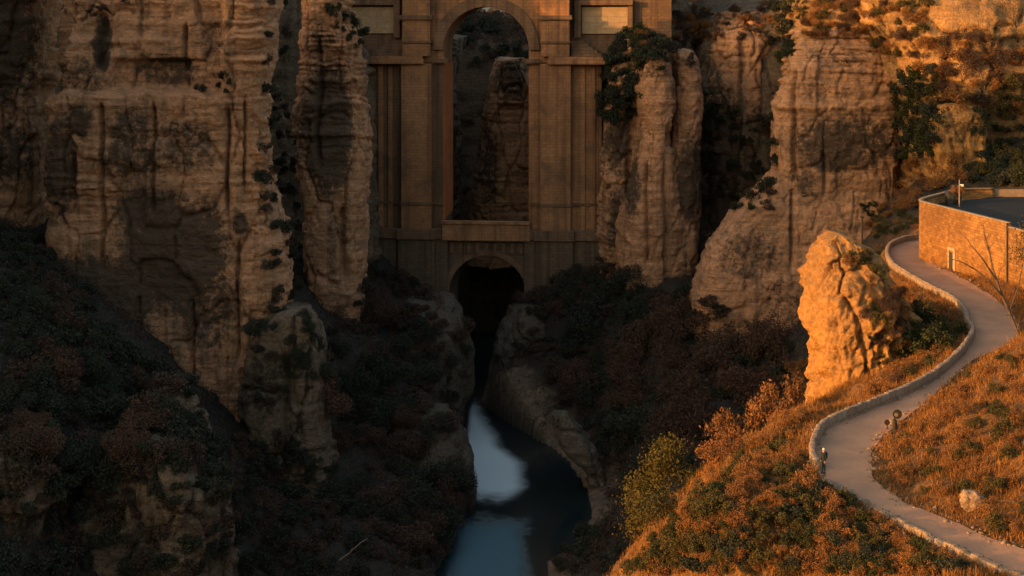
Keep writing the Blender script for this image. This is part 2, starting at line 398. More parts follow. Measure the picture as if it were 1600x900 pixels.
bank = np.where(rin, 0, (1 - sstep(1.5, 6.5, rd + noise3(np.c_[txy * .3, np.zeros(len(txy))]) * 3))) * sstep(-3, 0, txy[:, 0] - np.interp(txy[:, 1], (70, 200, 230, 290, 345), (0, 0, 4, -6, -6)))
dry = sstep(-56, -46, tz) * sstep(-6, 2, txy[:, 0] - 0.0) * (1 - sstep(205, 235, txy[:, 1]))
TZ = tz.reshape(GX.shape)
def H(x, y):
    u = np.clip((np.asarray(x) - TX0) / TS, 0, len(gx) - 1.001); v = np.clip((np.asarray(y) - TY0) / TS, 0, len(gy) - 1.001)
    i = u.astype(int); j = v.astype(int); a = u - i; b = v - j
    return TZ[j, i] * (1 - a) * (1 - b) + TZ[j, i + 1] * a * (1 - b) + TZ[j + 1, i] * (1 - a) * b + TZ[j + 1, i + 1] * a * b
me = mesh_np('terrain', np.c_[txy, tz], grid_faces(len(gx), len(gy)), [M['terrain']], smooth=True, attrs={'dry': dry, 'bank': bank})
link('terrain', me, kind='structure')
# wide country around the gorge, out to the horizon
MBg = MB()
def ringquad(x0, x1, y0, y1, z): MBg.add([(x0, y0, z), (x1, y0, z), (x1, y1, z), (x0, y1, z)], [(0, 1, 2, 3)])
ringquad(-5000, 5000, -5000, 5000, -78.5)
MBg.obj('ground', M['terrain'], kind='structure')

# ------------------------------------------------------------------ cliffs
def tower(name, rows, d, thick, seed=0, mat='rock', ex=3.5, res=.3, big=1.6, block=1.0, strata=.45, fine=.35, fissures=(), stains=(), ledges=(), fd=1.6, cap=True, bed_f=.85, pits=0.0, smooth_below=None):
    """a standing rock mass: plan is a rounded block whose left and right edge follow rows (py, left, right[, lean])"""
    s = d / F
    rows = sorted(rows, key=lambda r: -r[0])                       # from the bottom up
    py = np.array([r[0] for r in rows], float); z = -py * s
    L = np.array([(r[1] - 800) * s for r in rows]); R = np.array([(r[2] - 800) * s for r in rows])
    lean = np.array([r[3] if len(r) > 3 else 0.0 for r in rows]); th = np.array([r[4] if len(r) > 4 else thick for r in rows], float)
    nz = max(8, int((z[-1] - z[0]) / res)); zz = np.linspace(z[0], z[-1], nz)
    def it(a):
        y = np.interp(zz, z, a); k = max(1, int(1.2 / res)); ker = np.ones(2 * k + 1) / (2 * k + 1)
        return np.convolve(np.pad(y, k, mode='edge'), ker, 'valid')
    l, r_, ln, th = it(L), it(R), it(lean), it(th)
    per = 2 * ((r_ - l).max() + th.max()); nu = int(per / res)
    # angles spread evenly along a mean superellipse
    ta = np.linspace(0, 2 * np.pi, 4000); rx, ry = (r_ - l).mean() / 2, th.mean() / 2
    sx = np.sign(np.cos(ta)) * np.abs(np.cos(ta)) ** (2 / ex); sy = np.sign(np.sin(ta)) * np.abs(np.sin(ta)) ** (2 / ex)
    cl = np.r_[0, np.cumsum(np.hypot(np.diff(sx * rx), np.diff(sy * ry)))]
    wgt = np.where(sy[1:] > .25, .25, 1.0); cl = np.r_[0, np.cumsum(np.diff(cl) * wgt)]; nu = max(24, int(nu * cl[-1] / (2 * (rx + ry) * 2)))
    k = np.interp(np.linspace(0, cl[-1], nu, endpoint=False), cl, np.arange(4000))
    ex_, ey_ = np.interp(k, np.arange(4000), sx), np.interp(k, np.arange(4000), sy)
    X = (l + r_)[:, None] / 2 + (r_ - l)[:, None] / 2 * ex_; Y = (d + th / 2 + ln)[:, None] + th[:, None] / 2 * ey_
    Z = np.repeat(zz[:, None], nu, 1)
    n = np.stack((np.sign(ex_) * np.abs(ex_) ** (ex - 1) / rx, np.sign(ey_) * np.abs(ey_) ** (ex - 1) / ry), 1); n /= np.linalg.norm(n, axis=1)[:, None] + 1e-9
    N = np.c_[np.tile(n, (nz, 1)), np.zeros(nz * nu)]
    p = np.stack((X, Y, Z), -1).reshape(-1, 3); o = p + seed * 31.7
    dsp = (fbm(o * .055, 3) - .1) * big * 1.3
    wp = o * (.14, .14, .075) + fbm(o * .1, 2)[:, None] * .22
    f1, f2, rid = worley(wp, True)
    dsp += block * ((rid - .62) * 1.3 - .9 * (1 - sstep(.0, .07, f2 - f1)))
    f1, f2, rid = worley(o * (.42, .42, .3) + fbm(o * .3, 2)[:, None] * .2 + 50, True)
    dsp += block * (.75 * (rid - .6) - .3 * (1 - sstep(0, .06, f2 - f1))) * sstep(-.25, .15, fbm(o * .05 + 13, 2))
    msk = .25 + .75 * sstep(-.15, .25, fbm(o * (.05, .05, .09) + 40, 2))
    if smooth_below: msk = msk * (1 - .85 * sstep(smooth_below - 30, smooth_below + 30, -p[:, 2] / p[:, 1] * F + fbm(o * .08, 2) * 60))
    zw = o[:, 2] + fbm(o * (.03, .03, .05), 2) * 2.5 + o[:, 0] * .03
    lay = zw * bed_f; li = np.floor(lay).astype(np.int64); lf = lay - li
    v0 = _r1[_perm[(li + seed * 37) & 4095]]; v1 = _r1[_perm[(li + 1 + seed * 37) & 4095]]
    bed = v0 + (v1 - v0) * sstep(.72, 1.0, lf)
    zn = np.c_[o[:, 0] * .06, o[:, 1] * .06, zw * 2.6]
    dsp += strata * msk * ((bed - .6) * 1.5 + noise3(zn) * .55 - .8 * (1 - sstep(0, .14, np.abs(lf - .86))) * (v0 > .35))
    vf = np.abs(noise3(o * (.13, .13, .012))); dsp -= block * .8 * (1 - sstep(0, .05, vf)) * sstep(0, .3, fbm(o * .05 + 77, 2))
    dsp += fbm(o * .5, 4, gain=.62) * fine * 1.5
    if pits:
        f1, f2, rid = worley(o * .55 + fbm(o * .4, 2)[:, None] * .8 + 90); dsp -= pits * (1 - sstep(.1, .55, f1)) * (rid > .35)
        f1, f2, rid = worley(o * 1.3 + fbm(o * .9, 2)[:, None] * .8 + 190); dsp -= pits * .5 * (1 - sstep(.1, .55, f1)) * (rid > .3)
        dsp -= pits * .8 * (1 - sstep(0, .12, np.abs(noise3(o * (.35, .35, .22) + 7))))
    ppx = 800 + p[:, 0] / p[:, 1] * F; ppy = -p[:, 2] / p[:, 1] * F
    front = p[:, 1] < (d + thick * .45 + 0)
    for fx in fissures:                                              # (px, y top, y bottom, half width px)
        cx, y0, y1, w = fx; wob = noise3(np.c_[ppy * .012, np.full(len(p), cx), np.zeros(len(p))]) * 6
        g = np.exp(-((ppx - cx - wob) / w) ** 2) * sstep(y0 - 12, y0 + 12, ppy) * (1 - sstep(y1 - 15, y1 + 15, ppy))
        dsp -= fd * g * front
    for (y0, y1, x0, x1, off) in ledges:                             # set a zone back (negative) or forward
        wob = noise3(np.c_[ppx * .02, np.full(len(p), y0), np.zeros(len(p))]) * 8
        dsp += off * sstep(y0 - 5, y0 + 5, ppy + wob) * (1 - sstep(y1 - 5, y1 + 5, ppy + wob)) * sstep(x0 - 8, x0 + 8, ppx) * (1 - sstep(x1 - 8, x1 + 8, ppx)) * front
    tpr = np.minimum(1.0, np.minimum(th, r_ - l) / 4.0).repeat(nu)
    p = p + N * (dsp * tpr)[:, None]; p[:, 2] += fbm(o * .3 + 5, 2) * .5
    st = np.zeros(len(p))
    for (cx, cy, ax, ay, a) in stains:
        st = np.maximum(st, a * np.exp(-(((ppx - cx) / ax) ** 2 + ((ppy - cy) / ay) ** 2) ** 2))
    f = [grid_faces(nu, nz, True)]
    if cap:
        c = p[-nu:].mean(0) + (0, 0, .4); p = np.vstack((p, c)); st = np.r_[st, 0]
        i = np.arange(nu); f.append(np.stack(((nz - 1) * nu + i, (nz - 1) * nu + (i + 1) % nu, np.full(nu, nz * nu)), 1))
    me = mesh_np(name, p, f, [M[mat]], smooth=False, attrs={'stain': st})
    return link(name, me, kind='structure')

# left wall of the gorge
tower('cliff', [(-130, 58, 410), (0, 60, 415), (100, 62, 413), (145, 60, 407), (160, 54, 409), (250, 50, 411), (330, 53, 421), (380, 50, 438), (500, 40, 440), (560, 60, 425), (620, 120, 400), (690, 220, 372), (800, 280, 365)], 215, 18, 1, ex=6, big=1.2, block=.75, strata=.8, bed_f=1.1, smooth_below=320, fine=.45, fd=2.0, res=.26,
      fissures=[(157, 165, 420, 3), (237, 165, 330, 2.6), (355, 170, 330, 3), (385, 160, 300, 2.6), (283, 40, 110, 2.6), (372, 380, 560, 2.6), (300, 470, 640, 2.6), (148, 25, 110, 8), (110, 240, 330, 5)],
      ledges=[(-200, 146, 62, 345, -2.2), (-200, 60, 62, 260, -.8), (95, 140, 170, 290, -1.2)],
      stains=[(270, 400, 90, 90, 1), (130, 460, 150, 60, 1), (90, 260, 26, 90, .8), (200, 250, 60, 40, .5), (150, 70, 16, 50, 1), (250, 110, 60, 30, .6), (320, 470, 60, 90, .6), (120, 120, 60, 30, .45), (290, 225, 50, 50, .5), (330, 60, 40, 40, .4), (30, 480, 90, 50, 1), (200, 205, 40, 40, .6), (120, 190, 30, 30, .7), (325, 345, 22, 40, .7), (375, 350, 14, 16, 1), (230, 330, 60, 40, .8)])
tower('cliff', [(-130, -200, 52), (0, -200, 52), (120, -200, 46), (200, -200, 44), (390, -200, 44), (500, -200, 50)], 224, 18, 2, ex=5, stains=[(10, 60, 60, 120, .8), (20, 430, 80, 60, 1), (15, 240, 50, 60, .6)])
tower('cliff', [(-60, 470, 520), (20, 460, 548), (60, 452, 564), (130, 448, 574), (250, 452, 578), (330, 460, 574), (420, 470, 570), (500, 482, 562), (580, 485, 555)], 262, 13, 3, ex=3, block=.8, bed_f=1.1, smooth_below=250, strata=.6, fissures=[(498, 60, 260, 4), (535, 330, 430, 4)], stains=[(510, 200, 50, 110, .9), (500, 60, 30, 30, .5), (530, 340, 25, 50, .3)])
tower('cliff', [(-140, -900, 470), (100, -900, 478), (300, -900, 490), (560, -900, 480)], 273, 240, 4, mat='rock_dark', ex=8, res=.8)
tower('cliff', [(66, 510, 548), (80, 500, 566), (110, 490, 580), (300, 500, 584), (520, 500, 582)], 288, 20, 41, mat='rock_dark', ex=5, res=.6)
# rock feet under the left wall
tower('rock_spur', [(498, 425, 476), (512, 396, 494), (560, 374, 504), (640, 366, 514), (740, 374, 518), (820, 372, 515), (960, 350, 520)], 210, 12, 5, mat='rock_dark', ex=3.4, stains=[(410, 600, 50, 60, .5)], fissures=[(445, 560, 760, 5)])
tower('rock_spur', [(712, 170, 240), (740, 120, 300), (800, 96, 330), (960, 70, 345)], 166, 14, 6, mat='rock_dark', ex=4.5, strata=.7, stains=[(150, 780, 40, 60, .6), (220, 880, 40, 60, .6)])
tower('rock_spur', [(620, 232, 272), (680, 226, 318), (760, 236, 345), (840, 240, 350), (960, 245, 350)], 182, 12, 7, mat='rock_dark', ex=2.8, stains=[(275, 800, 50, 70, 1)])
tower('rock_spur', [(720, -60, 30), (780, -60, 72), (850, -60, 55), (960, -60, 30)], 160, 10, 8, mat='rock_dark', ex=2.6)
# right wall of the gorge
tower('cliff', [(60, 985, 1020), (100, 955, 1030), (180, 940, 1040), (300, 936, 1030), (420, 940, 1020), (520, 938, 1010)], 291, 16, 9, ex=2.8, stains=[(960, 220, 30, 60, .7), (970, 350, 30, 60, .8)], fissures=[(985, 150, 420, 6)])
tower('cliff', [(78, 1008, 1050, 3, 4), (92, 1001, 1054), (140, 991, 1061), (180, 998, 1058), (204, 1007, 1053), (222, 1004, 1054), (265, 990, 1060), (360, 968, 1075), (440, 962, 1082), (520, 985, 1070)], 284, 13, 10, ex=2.5, big=.8, block=.35, strata=.1, fine=.55, stains=[(985, 290, 14, 60, .7), (1030, 110, 30, 15, .5)], fissures=[(1044, 210, 440, 4), (1010, 260, 420, 3)])
tower('cliff', [(80, 1052, 1090, 3, 4), (96, 1056, 1098), (160, 1054, 1108), (205, 1053, 1103), (235, 1048, 1100), (270, 1042, 1103), (330, 1030, 1100), (430, 1026, 1092), (520, 1030, 1080)], 287, 13, 11, ex=2.5, big=.8, block=.35, strata=.1, fine=.55, stains=[(1080, 280, 26, 70, .9), (1075, 100, 30, 14, .4)])
tower('cliff', [(20, 1120, 1230, 6), (60, 1108, 1225), (160, 1104, 1222), (320, 1098, 1230), (520, 1095, 1230)], 302, 30, 12, ex=3, fissures=[(1160, 60, 300, 5), (1196, 90, 240, 5)], stains=[(1120, 260, 60, 120, 1), (1190, 250, 40, 90, .9)])
tower('cliff', [(52, 1262, 1400, 7, 10), (75, 1246, 1404, 3), (110, 1234, 1410), (170, 1220, 1416), (225, 1216, 1416), (300, 1220, 1412), (340, 1226, 1410), (400, 1230, 1405)], 264, 14, 13, ex=4.5, strata=.8, bed_f=1.2, smooth_below=178, big=.8, block=.45, res=.26, fine=.4, fissures=[(1240, 110, 330, 4), (1288, 240, 300, 3), (1406, 90, 140, 5)], stains=[(1320, 222, 92, 46, .72), (1300, 250, 40, 20, .9), (1250, 300, 30, 50, .5), (1310, 90, 60, 20, .4)], ledges=[(160, 172, 1200, 1420, .7)])
tower('cliff', [(278, 1226, 1412, 6, 8), (310, 1196, 1412, 4), (350, 1150, 1412, 2.5), (390, 1118, 1412, 1.5), (430, 1096, 1412, .5), (475, 1088, 1412), (530, 1084, 1412), (620, 1084, 1412)], 260, 14, 26, ex=6, strata=.06, big=.8, block=.3, fine=.6, stains=[(1170, 400, 50, 50, .45), (1330, 430, 70, 40, .45), (1240, 470, 60, 40, .4)], fissures=[(1238, 300, 420, 3)])
tower('cliff', [(-30, 1380, 1800, 8), (40, 1400, 1800, 4), (130, 1440, 1800), (180, 1455, 1800), (300, 1455, 1800), (380, 1440, 1800)], 246, 30, 14, mat='rock_brown', ex=4, res=.5)
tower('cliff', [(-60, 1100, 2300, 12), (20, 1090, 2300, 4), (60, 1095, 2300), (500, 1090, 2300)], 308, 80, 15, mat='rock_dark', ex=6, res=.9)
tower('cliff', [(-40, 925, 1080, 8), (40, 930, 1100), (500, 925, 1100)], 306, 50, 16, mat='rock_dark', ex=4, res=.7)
tower('hillside', [(-60, 1330, 2300, 20, 40), (-20, 1290, 2300, 12), (20, 1262, 2300, 6), (60, 1250, 2300, 2), (120, 1300, 2300), (400, 1300, 2300)], 274, 40, 24, mat='rock_brown', ex=3, res=.5, strata=.2)
tower('hillside', [(-60, 1230, 1600, 24, 40), (-15, 1180, 1600, 14), (15, 1120, 1600, 7), (40, 1085, 1600, 2), (120, 1080, 1600), (400, 1080, 1600)], 300, 40, 25, mat='rock_dark', ex=3, res=.5, strata=.2)
tower('cliff', [(168, 1478, 1540, 3, 6), (182, 1462, 1556, 1), (240, 1457, 1562), (340, 1455, 1570)], 240, 8, 27, mat='rock_gold', ex=4, strata=.15, block=.7, fine=.7, pits=.3)
tower('cliff', [(4, 1470, 1530, 3, 5), (20, 1452, 1560, 1), (62, 1450, 1570)], 252, 8, 28, mat='rock_gold', ex=3, strata=.2, block=.7, fine=.7, pits=.3)
# sunlit knob beside the path
tower('rock_outcrop', [(394, 1322, 1362, 9, 5), (408, 1304, 1398, 6, 8), (430, 1290, 1420, 4, 10), (465, 1280, 1434, 2), (510, 1275, 1440), (560, 1278, 1440), (600, 1280, 1434), (660, 1280, 1420), (760, 1268, 1410)], 149, 12, 17, mat='rock_gold', ex=3, res=.15, big=.6, block=1.0, strata=.15, bed_f=.6, fine=.9, pits=.28)
tower('rock_outcrop', [(452, 1372, 1412, 6, 5), (470, 1350, 1436, 3, 9), (510, 1340, 1452, 1), (560, 1340, 1450), (640, 1330, 1440)], 153, 9, 30, mat='rock_gold', ex=2.6, res=.17, big=.6, block=.9, strata=.1, fine=.9, pits=.25)
# country beyond the bridge
tower('cliff', [(95, 775, 815), (130, 762, 840), (200, 745, 850), (300, 735, 860), (420, 725, 860)], 352, 24, 18, ex=2.8, strata=.3, stains=[(800, 120, 30, 40, .7), (760, 260, 20, 70, .6)])
tower('cliff', [(60, 600, 725), (130, 600, 716), (300, 600, 712), (430, 600, 715), (560, 600, 712)], 345, 30, 19, mat='rock_dark', ex=3)
tower('cliff', [(395, 640, 900, 3, 8), (420, 620, 920), (640, 620, 920)], 366, 12, 35, mat='rock_darkest', ex=4, res=.6)  # dark rock added so the lower arch opening looks deep in shade
tower('hill', [(22, 500, 1060, 60, 60), (40, 480, 1060, 20), (80, 480, 1060), (420, 480, 1060), (640, 480, 1060)], 420, 160, 20, mat='scrub', ex=3, res=1.4)
# unseen hills out of view on the left, added to cast shadow over the gorge
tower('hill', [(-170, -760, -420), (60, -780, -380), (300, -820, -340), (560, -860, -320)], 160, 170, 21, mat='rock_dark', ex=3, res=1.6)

tower('hill', [(428, -1800, -850), (500, -1900, -780), (900, -1950, -700), (1500, -2000, -650)], 122, 46, 29, mat='rock_dark', ex=3, res=1.6)  # lower unseen hill, added to keep the sun off the left slope

tower('rock_bank', [(486, 640, 706, 6, 12), (500, 610, 724, 2), (560, 590, 734), (620, 590, 730), (680, 600, 716), (760, 620, 705)], 262, 18, 31, mat='rock_darkest', ex=2.6, res=.35, strata=.15, block=.6)
tower('rock_bank', [(668, 640, 700, 5, 8), (690, 610, 722, 2), (740, 590, 742), (800, 590, 744), (850, 580, 725), (940, 570, 700)], 226, 14, 32, mat='rock_darkest', ex=2.4, res=.35, strata=.15, block=.6)
tower('rock_bank', [(492, 790, 850, 4, 8), (520, 776, 860, 1), (580, 764, 868), (625, 752, 880), (680, 775, 890)], 284, 10, 33, mat='rock_darkest', ex=2.6, res=.35, strata=.3, block=.7)
tower('rock_bank', [(655, 858, 890, 2, 4), (690, 862, 930, .5), (740, 900, 950), (800, 925, 965), (860, 925, 970)], 236, 7, 34, mat='rock_darkest', ex=2.6, res=.35, strata=.3, block=.7)
# ------------------------------------------------------------------ water
wl_ = smooth_line([(-10, 345), (-9.5, 300)] + [onplane(x, y, WZ) for x, y in ((715, 640), (715, 700), (728, 745), (730, 790), (700, 830), (680, 860), (660, 900))] + [(-16, 170), (-14, 120), (-14, 70)], 900)
wr_ = smooth_line([(-2, 345), (-2.5, 300)] + [onplane(x, y, WZ) for x, y in ((765, 625), (830, 668), (880, 700), (925, 730), (950, 780), (950, 830), (920, 860), (890, 900))] + [(12, 170), (8, 120), (8, 70)], 900)
nu = 120; tt = np.linspace(0, 1, nu)
wv = (wl_[:, None] * (1 - tt[None, :, None]) + wr_[:, None] * tt[None, :, None]).reshape(-1, 2)
wpx = 800 + wv[:, 0] / wv[:, 1] * F; wpy = -WZ / wv[:, 1] * F
fo = noise3(np.c_[wv * .2, np.zeros(len(wv))]) * 9 + noise3(np.c_[wv * .7, np.zeros(len(wv))]) * 5
foam_l = np.interp(wpy, (620, 640, 700, 745, 790, 800), (742, 735, 728, 742, 744, 744)); foam_r = np.interp(wpy, (620, 632, 660, 700, 725, 760, 785, 800), (744, 748, 765, 790, 822, 824, 800, 780))
foam = sstep(-4, 6, wpx - foam_l) * sstep(-8, 26, foam_r - wpx + fo * .5) * (1 - sstep(762, 792, wpy + fo)) * sstep(618, 634, wpy)
pool_sky = sstep(685, 725, wpx - (wpy - 900) * -.2) * (1 - sstep(800, 838, wpx + fo * 1.6)) * sstep(800, 838, wpy - fo * 1.6) * (1 - sstep(930, 1000, wpy))  # sky reflection of the lower pool, painted in as a blue colour mask
t = NT('river water'); pw = t.pos()
c = t.mix(t.attr('foam'), t.mix(t.attr('pool_sky'), (.006, .012, .014), (.035, .085, .115)), (.42, .49, .52))
t.set('Base Color', c); t.set('Roughness', t.rng(t.math('MAXIMUM', t.attr('foam'), t.attr('pool_sky')), 0, 1, .12, .7)); t.set('Specular IOR Level', .4); t.bump(t.noise(pw, .9, 3), .05, .1)
M['water'] = t.m
link('river', mesh_np('river', np.c_[wv, np.full(len(wv), WZ)], grid_faces(nu, 900), [M['water']], smooth=True, attrs={'foam': foam, 'pool_sky': pool_sky}), kind='structure')

# ------------------------------------------------------------------ path, low walls
t = NT('pale trodden gravel'); pw = t.pos()
c = t.mix(t.rng(t.noise(pw, .35, 5), .35, .65), (.37, .195, .118), (.27, .148, .094)); c = t.mix(t.rng(t.noise(pw, 5, 6, .7), .45, .75, 0, .6), c, (.19, .115, .08))
t.set('Base Color', c); t.bump(t.noise(pw, 5, 6, .7), .5, .08); M['path'] = t.m
nu = 14; tt = np.linspace(0, 1, nu)
pv = (pathL[:, None] * (1 - tt[None, :, None]) + pathR[:, None] * tt[None, :, None]).reshape(-1, 2)
pz = PZ + noise3(np.c_[pv * .4, np.zeros(len(pv))]) * .05
link('path', mesh_np('path', np.c_[pv, pz], grid_faces(nu, 260), [M['path']], smooth=True), kind='structure')

def low_wall(name, plan, width, h, n, seed, hvar=.06):
    L = smooth_line(plan, n); T = np.gradient(L, axis=0); T /= np.linalg.norm(T, axis=1)[:, None]; N = np.c_[-T[:, 1], T[:, 0]]
    prof = [(-.5, -1.6), (-.5, .88), (-.42, .99), (-.1, 1.02), (.2, 1.0), (.43, .98), (.5, .86), (.5, -.4)]; k = len(prof)
    v = np.zeros((n, k, 3)); arc = np.r_[0, np.cumsum(np.linalg.norm(np.diff(L, axis=0), axis=1))]
    bi = np.floor(arc / .75 + noise3(np.c_[arc * .3, np.full(n, seed), np.zeros(n)]) * .8).astype(np.int64); gap = np.r_[False, np.diff(bi) != 0]
    jit = (_r1[_perm[(bi + int(seed * 50)) & 4095]] - .5) * hvar * 2 - gap * .07 + noise3(np.c_[arc * .25, np.full(n, seed), np.zeros(n)]) * hvar
    push = (_r1[_perm[(bi + 999) & 4095]] - .5) * .09 - gap * .03
    for i, (a, b) in enumerate(prof):
        r = noise3(np.c_[arc * 1.7, np.full(n, i * 3.3 + seed), np.zeros(n)]) * .06
        v[:, i, :2] = L + N * (a * width + r + push * np.sign(a))[:, None]
        v[:, i, 2] = PZ + (b * h if b > 0 else b) + (jit + r * .6 if b > .5 else 0)
    f = [grid_faces(k, n), np.array([list(range(k))[::-1]]), np.array([[(n - 1) * k + i for i in range(k)]])]
    me = mesh_np(name, v.reshape(-1, 3), f, [M['coping']], smooth=False)
    uv = me.uv_layers.new(name='UVMap'); cum = np.r_[0, np.cumsum([math.hypot((prof[i + 1][0] - prof[i][0]) * width, (prof[i + 1][1] - prof[i][1]) * h) for i in range(k - 1)])]
    UV = np.stack((np.repeat(arc[:, None], k, 1), np.repeat(cum[None], n, 0)), -1).reshape(-1, 2)
    li = np.empty(len(me.loops), np.int32); me.loops.foreach_get('vertex_index', li); uv.data.foreach_set('uv', UV[li].astype(np.float32).ravel())
    return link(name, me)
tag(low_wall('parapet_wall', wall_plan, .46, .78, 900, 1.0, .05), 'long low stone parapet curving along the gorge side of the path up to the round building', 'wall')
tag(low_wall('kerb_wall', low_plan, .5, .3, 420, 5.0, .12), 'knee low rubble edging along the lower path below the standing person', 'wall')

# ------------------------------------------------------------------ bridge
S = 300.0 / F; TH = math.radians(5.0)
bo = P(760, 0, 300); BZ = WZ
bridge = bpy.data.objects.new('stone_bridge', None); C.objects.link(bridge); bridge.location = (bo[0], bo[1], BZ); bridge.rotation_euler = (0, 0, -TH)
tag(bridge, 'tall ochre stone bridge with two arches one above the other spanning the gorge', 'bridge')
def U(px): return (px - 760) * S
def Zb(py): return -py * S - BZ
def bbox(m, x0, x1, y0, y1, v0, v1): m.box(U(x0), U(x1), v0, v1, Zb(y1), Zb(y0))
def arch_wall(m, x0, x1, ytop, ybot, cx, cy, r, v0, v1, seg=40):
    pts = [(U(x0), Zb(ybot)), (U(x0), Zb(ytop)), (U(x1), Zb(ytop)), (U(x1), Zb(ybot)), (U(cx + r), Zb(ybot))]
    pts += [(U(cx + r * math.cos(a)), Zb(cy - r * math.sin(a))) for a in np.linspace(0, math.pi, seg)] + [(U(cx - r), Zb(ybot))]
    m.prism(pts, v0, v1)
def ring(m, cx, cy, r0, r1, v0, v1, seg=40):
    pts = [(U(cx + r1 * math.cos(a)), Zb(cy - r1 * math.sin(a))) for a in np.linspace(0, math.pi, seg)] + [(U(cx + r0 * math.cos(a)), Zb(cy - r0 * math.sin(a))) for a in np.linspace(math.pi, 0, seg)]
    m.prism(pts, v0, v1)
A = M['ashlar']; AD = M['ashlar_dark']; AR = M['ashlar_red']; AP = M['ashlar_pale']
for side in (0, 1):
    X = (lambda a: a) if side == 0 else (lambda a: 1518 - a)
    def bb(m, a, b, y0, y1, v0, v1): a, b = sorted((X(a), X(b))); bbox(m, a, b, y0, y1, v0, v1)
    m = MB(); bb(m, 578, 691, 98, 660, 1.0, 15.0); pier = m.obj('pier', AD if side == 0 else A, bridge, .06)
    m = MB(); bb(m, 626, 674, 100, 660, -.6, .996); m.obj('pilaster', A, pier, .06)
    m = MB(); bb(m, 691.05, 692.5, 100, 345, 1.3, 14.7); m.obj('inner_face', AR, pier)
    m = MB(); bb(m, 588, 596, 104, 640, .55, .997); bb(m, 604, 611, 104, 640, .55, .997); m.obj('rib_strip', A, pier, .04)
    m = MB(); bb(m, 572, 662, 92, 99.9, -1.3, 15.3); bb(m, 575, 660, 88, 92.02, -.9, 15.2); m.obj('cornice', A, pier, .05)
    m = MB(); bb(m, 577, 690.5, 317, 321, .55, .995); bb(m, 624.5, 675.5, 317, 321, -.85, .54); m.obj('string_course', AD, pier)
    m = MB(); bb(m, 572, 699, 374, 660, -.2, .99); bb(m, 622, 680, 374, 660, -1.4, -.204); m.obj('plinth', M['ashlar_low'], pier, .08)
    m = MB(); bb(m, 570, 690, 358, 373.9, -.7, .985); bb(m, 620, 682, 358, 373.9, -1.8, -.704); m.obj('plinth_moulding', AD, pier, .08)
    m = MB(); bb(m, 620, 700, 455, 462, -1.7, -1.405); m.obj('base_ledge', AD, pier)
    m = MB(); bb(m, 628, 672, -90, 87.9, -.5, 14); up = m.obj('upper_pilaster', A, pier, .05)
    m = MB(); bb(m, 624, 676, 24, 31, -.9, 13.9); bb(m, 626, 674, 64, 67.5, -.75, 13.9); m.obj('capital_band', AD, up, .04)
    m = MB(); bb(m, 470, 627.9, -90, 100, 3.2, 13); ab = m.obj('abutment_wall', AD, bridge)
    m = MB(); bb(m, 538, 610, 11, 53, 2.75, 3.196); m.obj('wall_panel', AP, ab, .05)
    m = MB(); bb(m, 530, 614, 0, 8, 1.6, 3.19); bb(m, 530, 538, 8.05, 56, 2.2, 3.19); m.obj('panel_frame', AD, ab, .04)
    m = MB(); bb(m, 611, 621, -90, 60, 1.6, 3.19); m.obj('corner_pilaster', AD, ab, .05)
    m = MB()
    for k in range(6): bb(m, 578 + k * 6.5, 626 , 87.9 - k * 5 - 5, 87.9 - k * 5 + .02, .6 + k * .35, 13)
    m.obj('stepped_buttress', AD, pier, .04)
m = MB(); arch_wall(m, 661, 857, -90, 98, 759, 78, 67, .8, 14); sp = m.obj('upper_arch', A, bridge)
m = MB(); ring(m, 759, 78, 67.3, 84, .2, .797); sp2 = m.obj('arch_ring', AD, sp, .03)
for a_, b_ in ((675, 700), (818, 843)):
    m = MB(); bbox(m, a_, b_, 92, 99, .1, .79); m.obj('impost', AD, sp, .03)
m = MB(); arch_wall(m, 699.5, 826.5, 376, 640, 761, 460, 60, .6, 14.5); lo = m.obj('lower_arch', M['ashlar_low'], bridge)
m = MB(); ring(m, 761, 460, 60.3, 69, .35, .597); m.obj('arch_ring', AD, lo, .03)
m = MB()
for k in range(9): bbox(m, 702 + k * 13.6, 708 + k * 13.6, 380, 396, .2, .59)
m.obj('corbel', AD, lo, .03)
m = MB(); bbox(m, 691, 828, 350, 376, -.6, .55); bbox(m, 689.5, 828.5, 345.5, 349.95, -.9, .75); m.obj('gallery_parapet', A, bridge, .05)
m = MB(); bbox(m, 440, 1120, -100, -90.05, -1.5, 15.5); m.obj('deck', AD, bridge)
m = MB(); bbox(m, 440, 1120, -110, -100.05, -1.2, -.6); bbox(m, 440, 1120, -110, -100.05, 14.6, 15.2); m.obj('parapet', A, bridge)

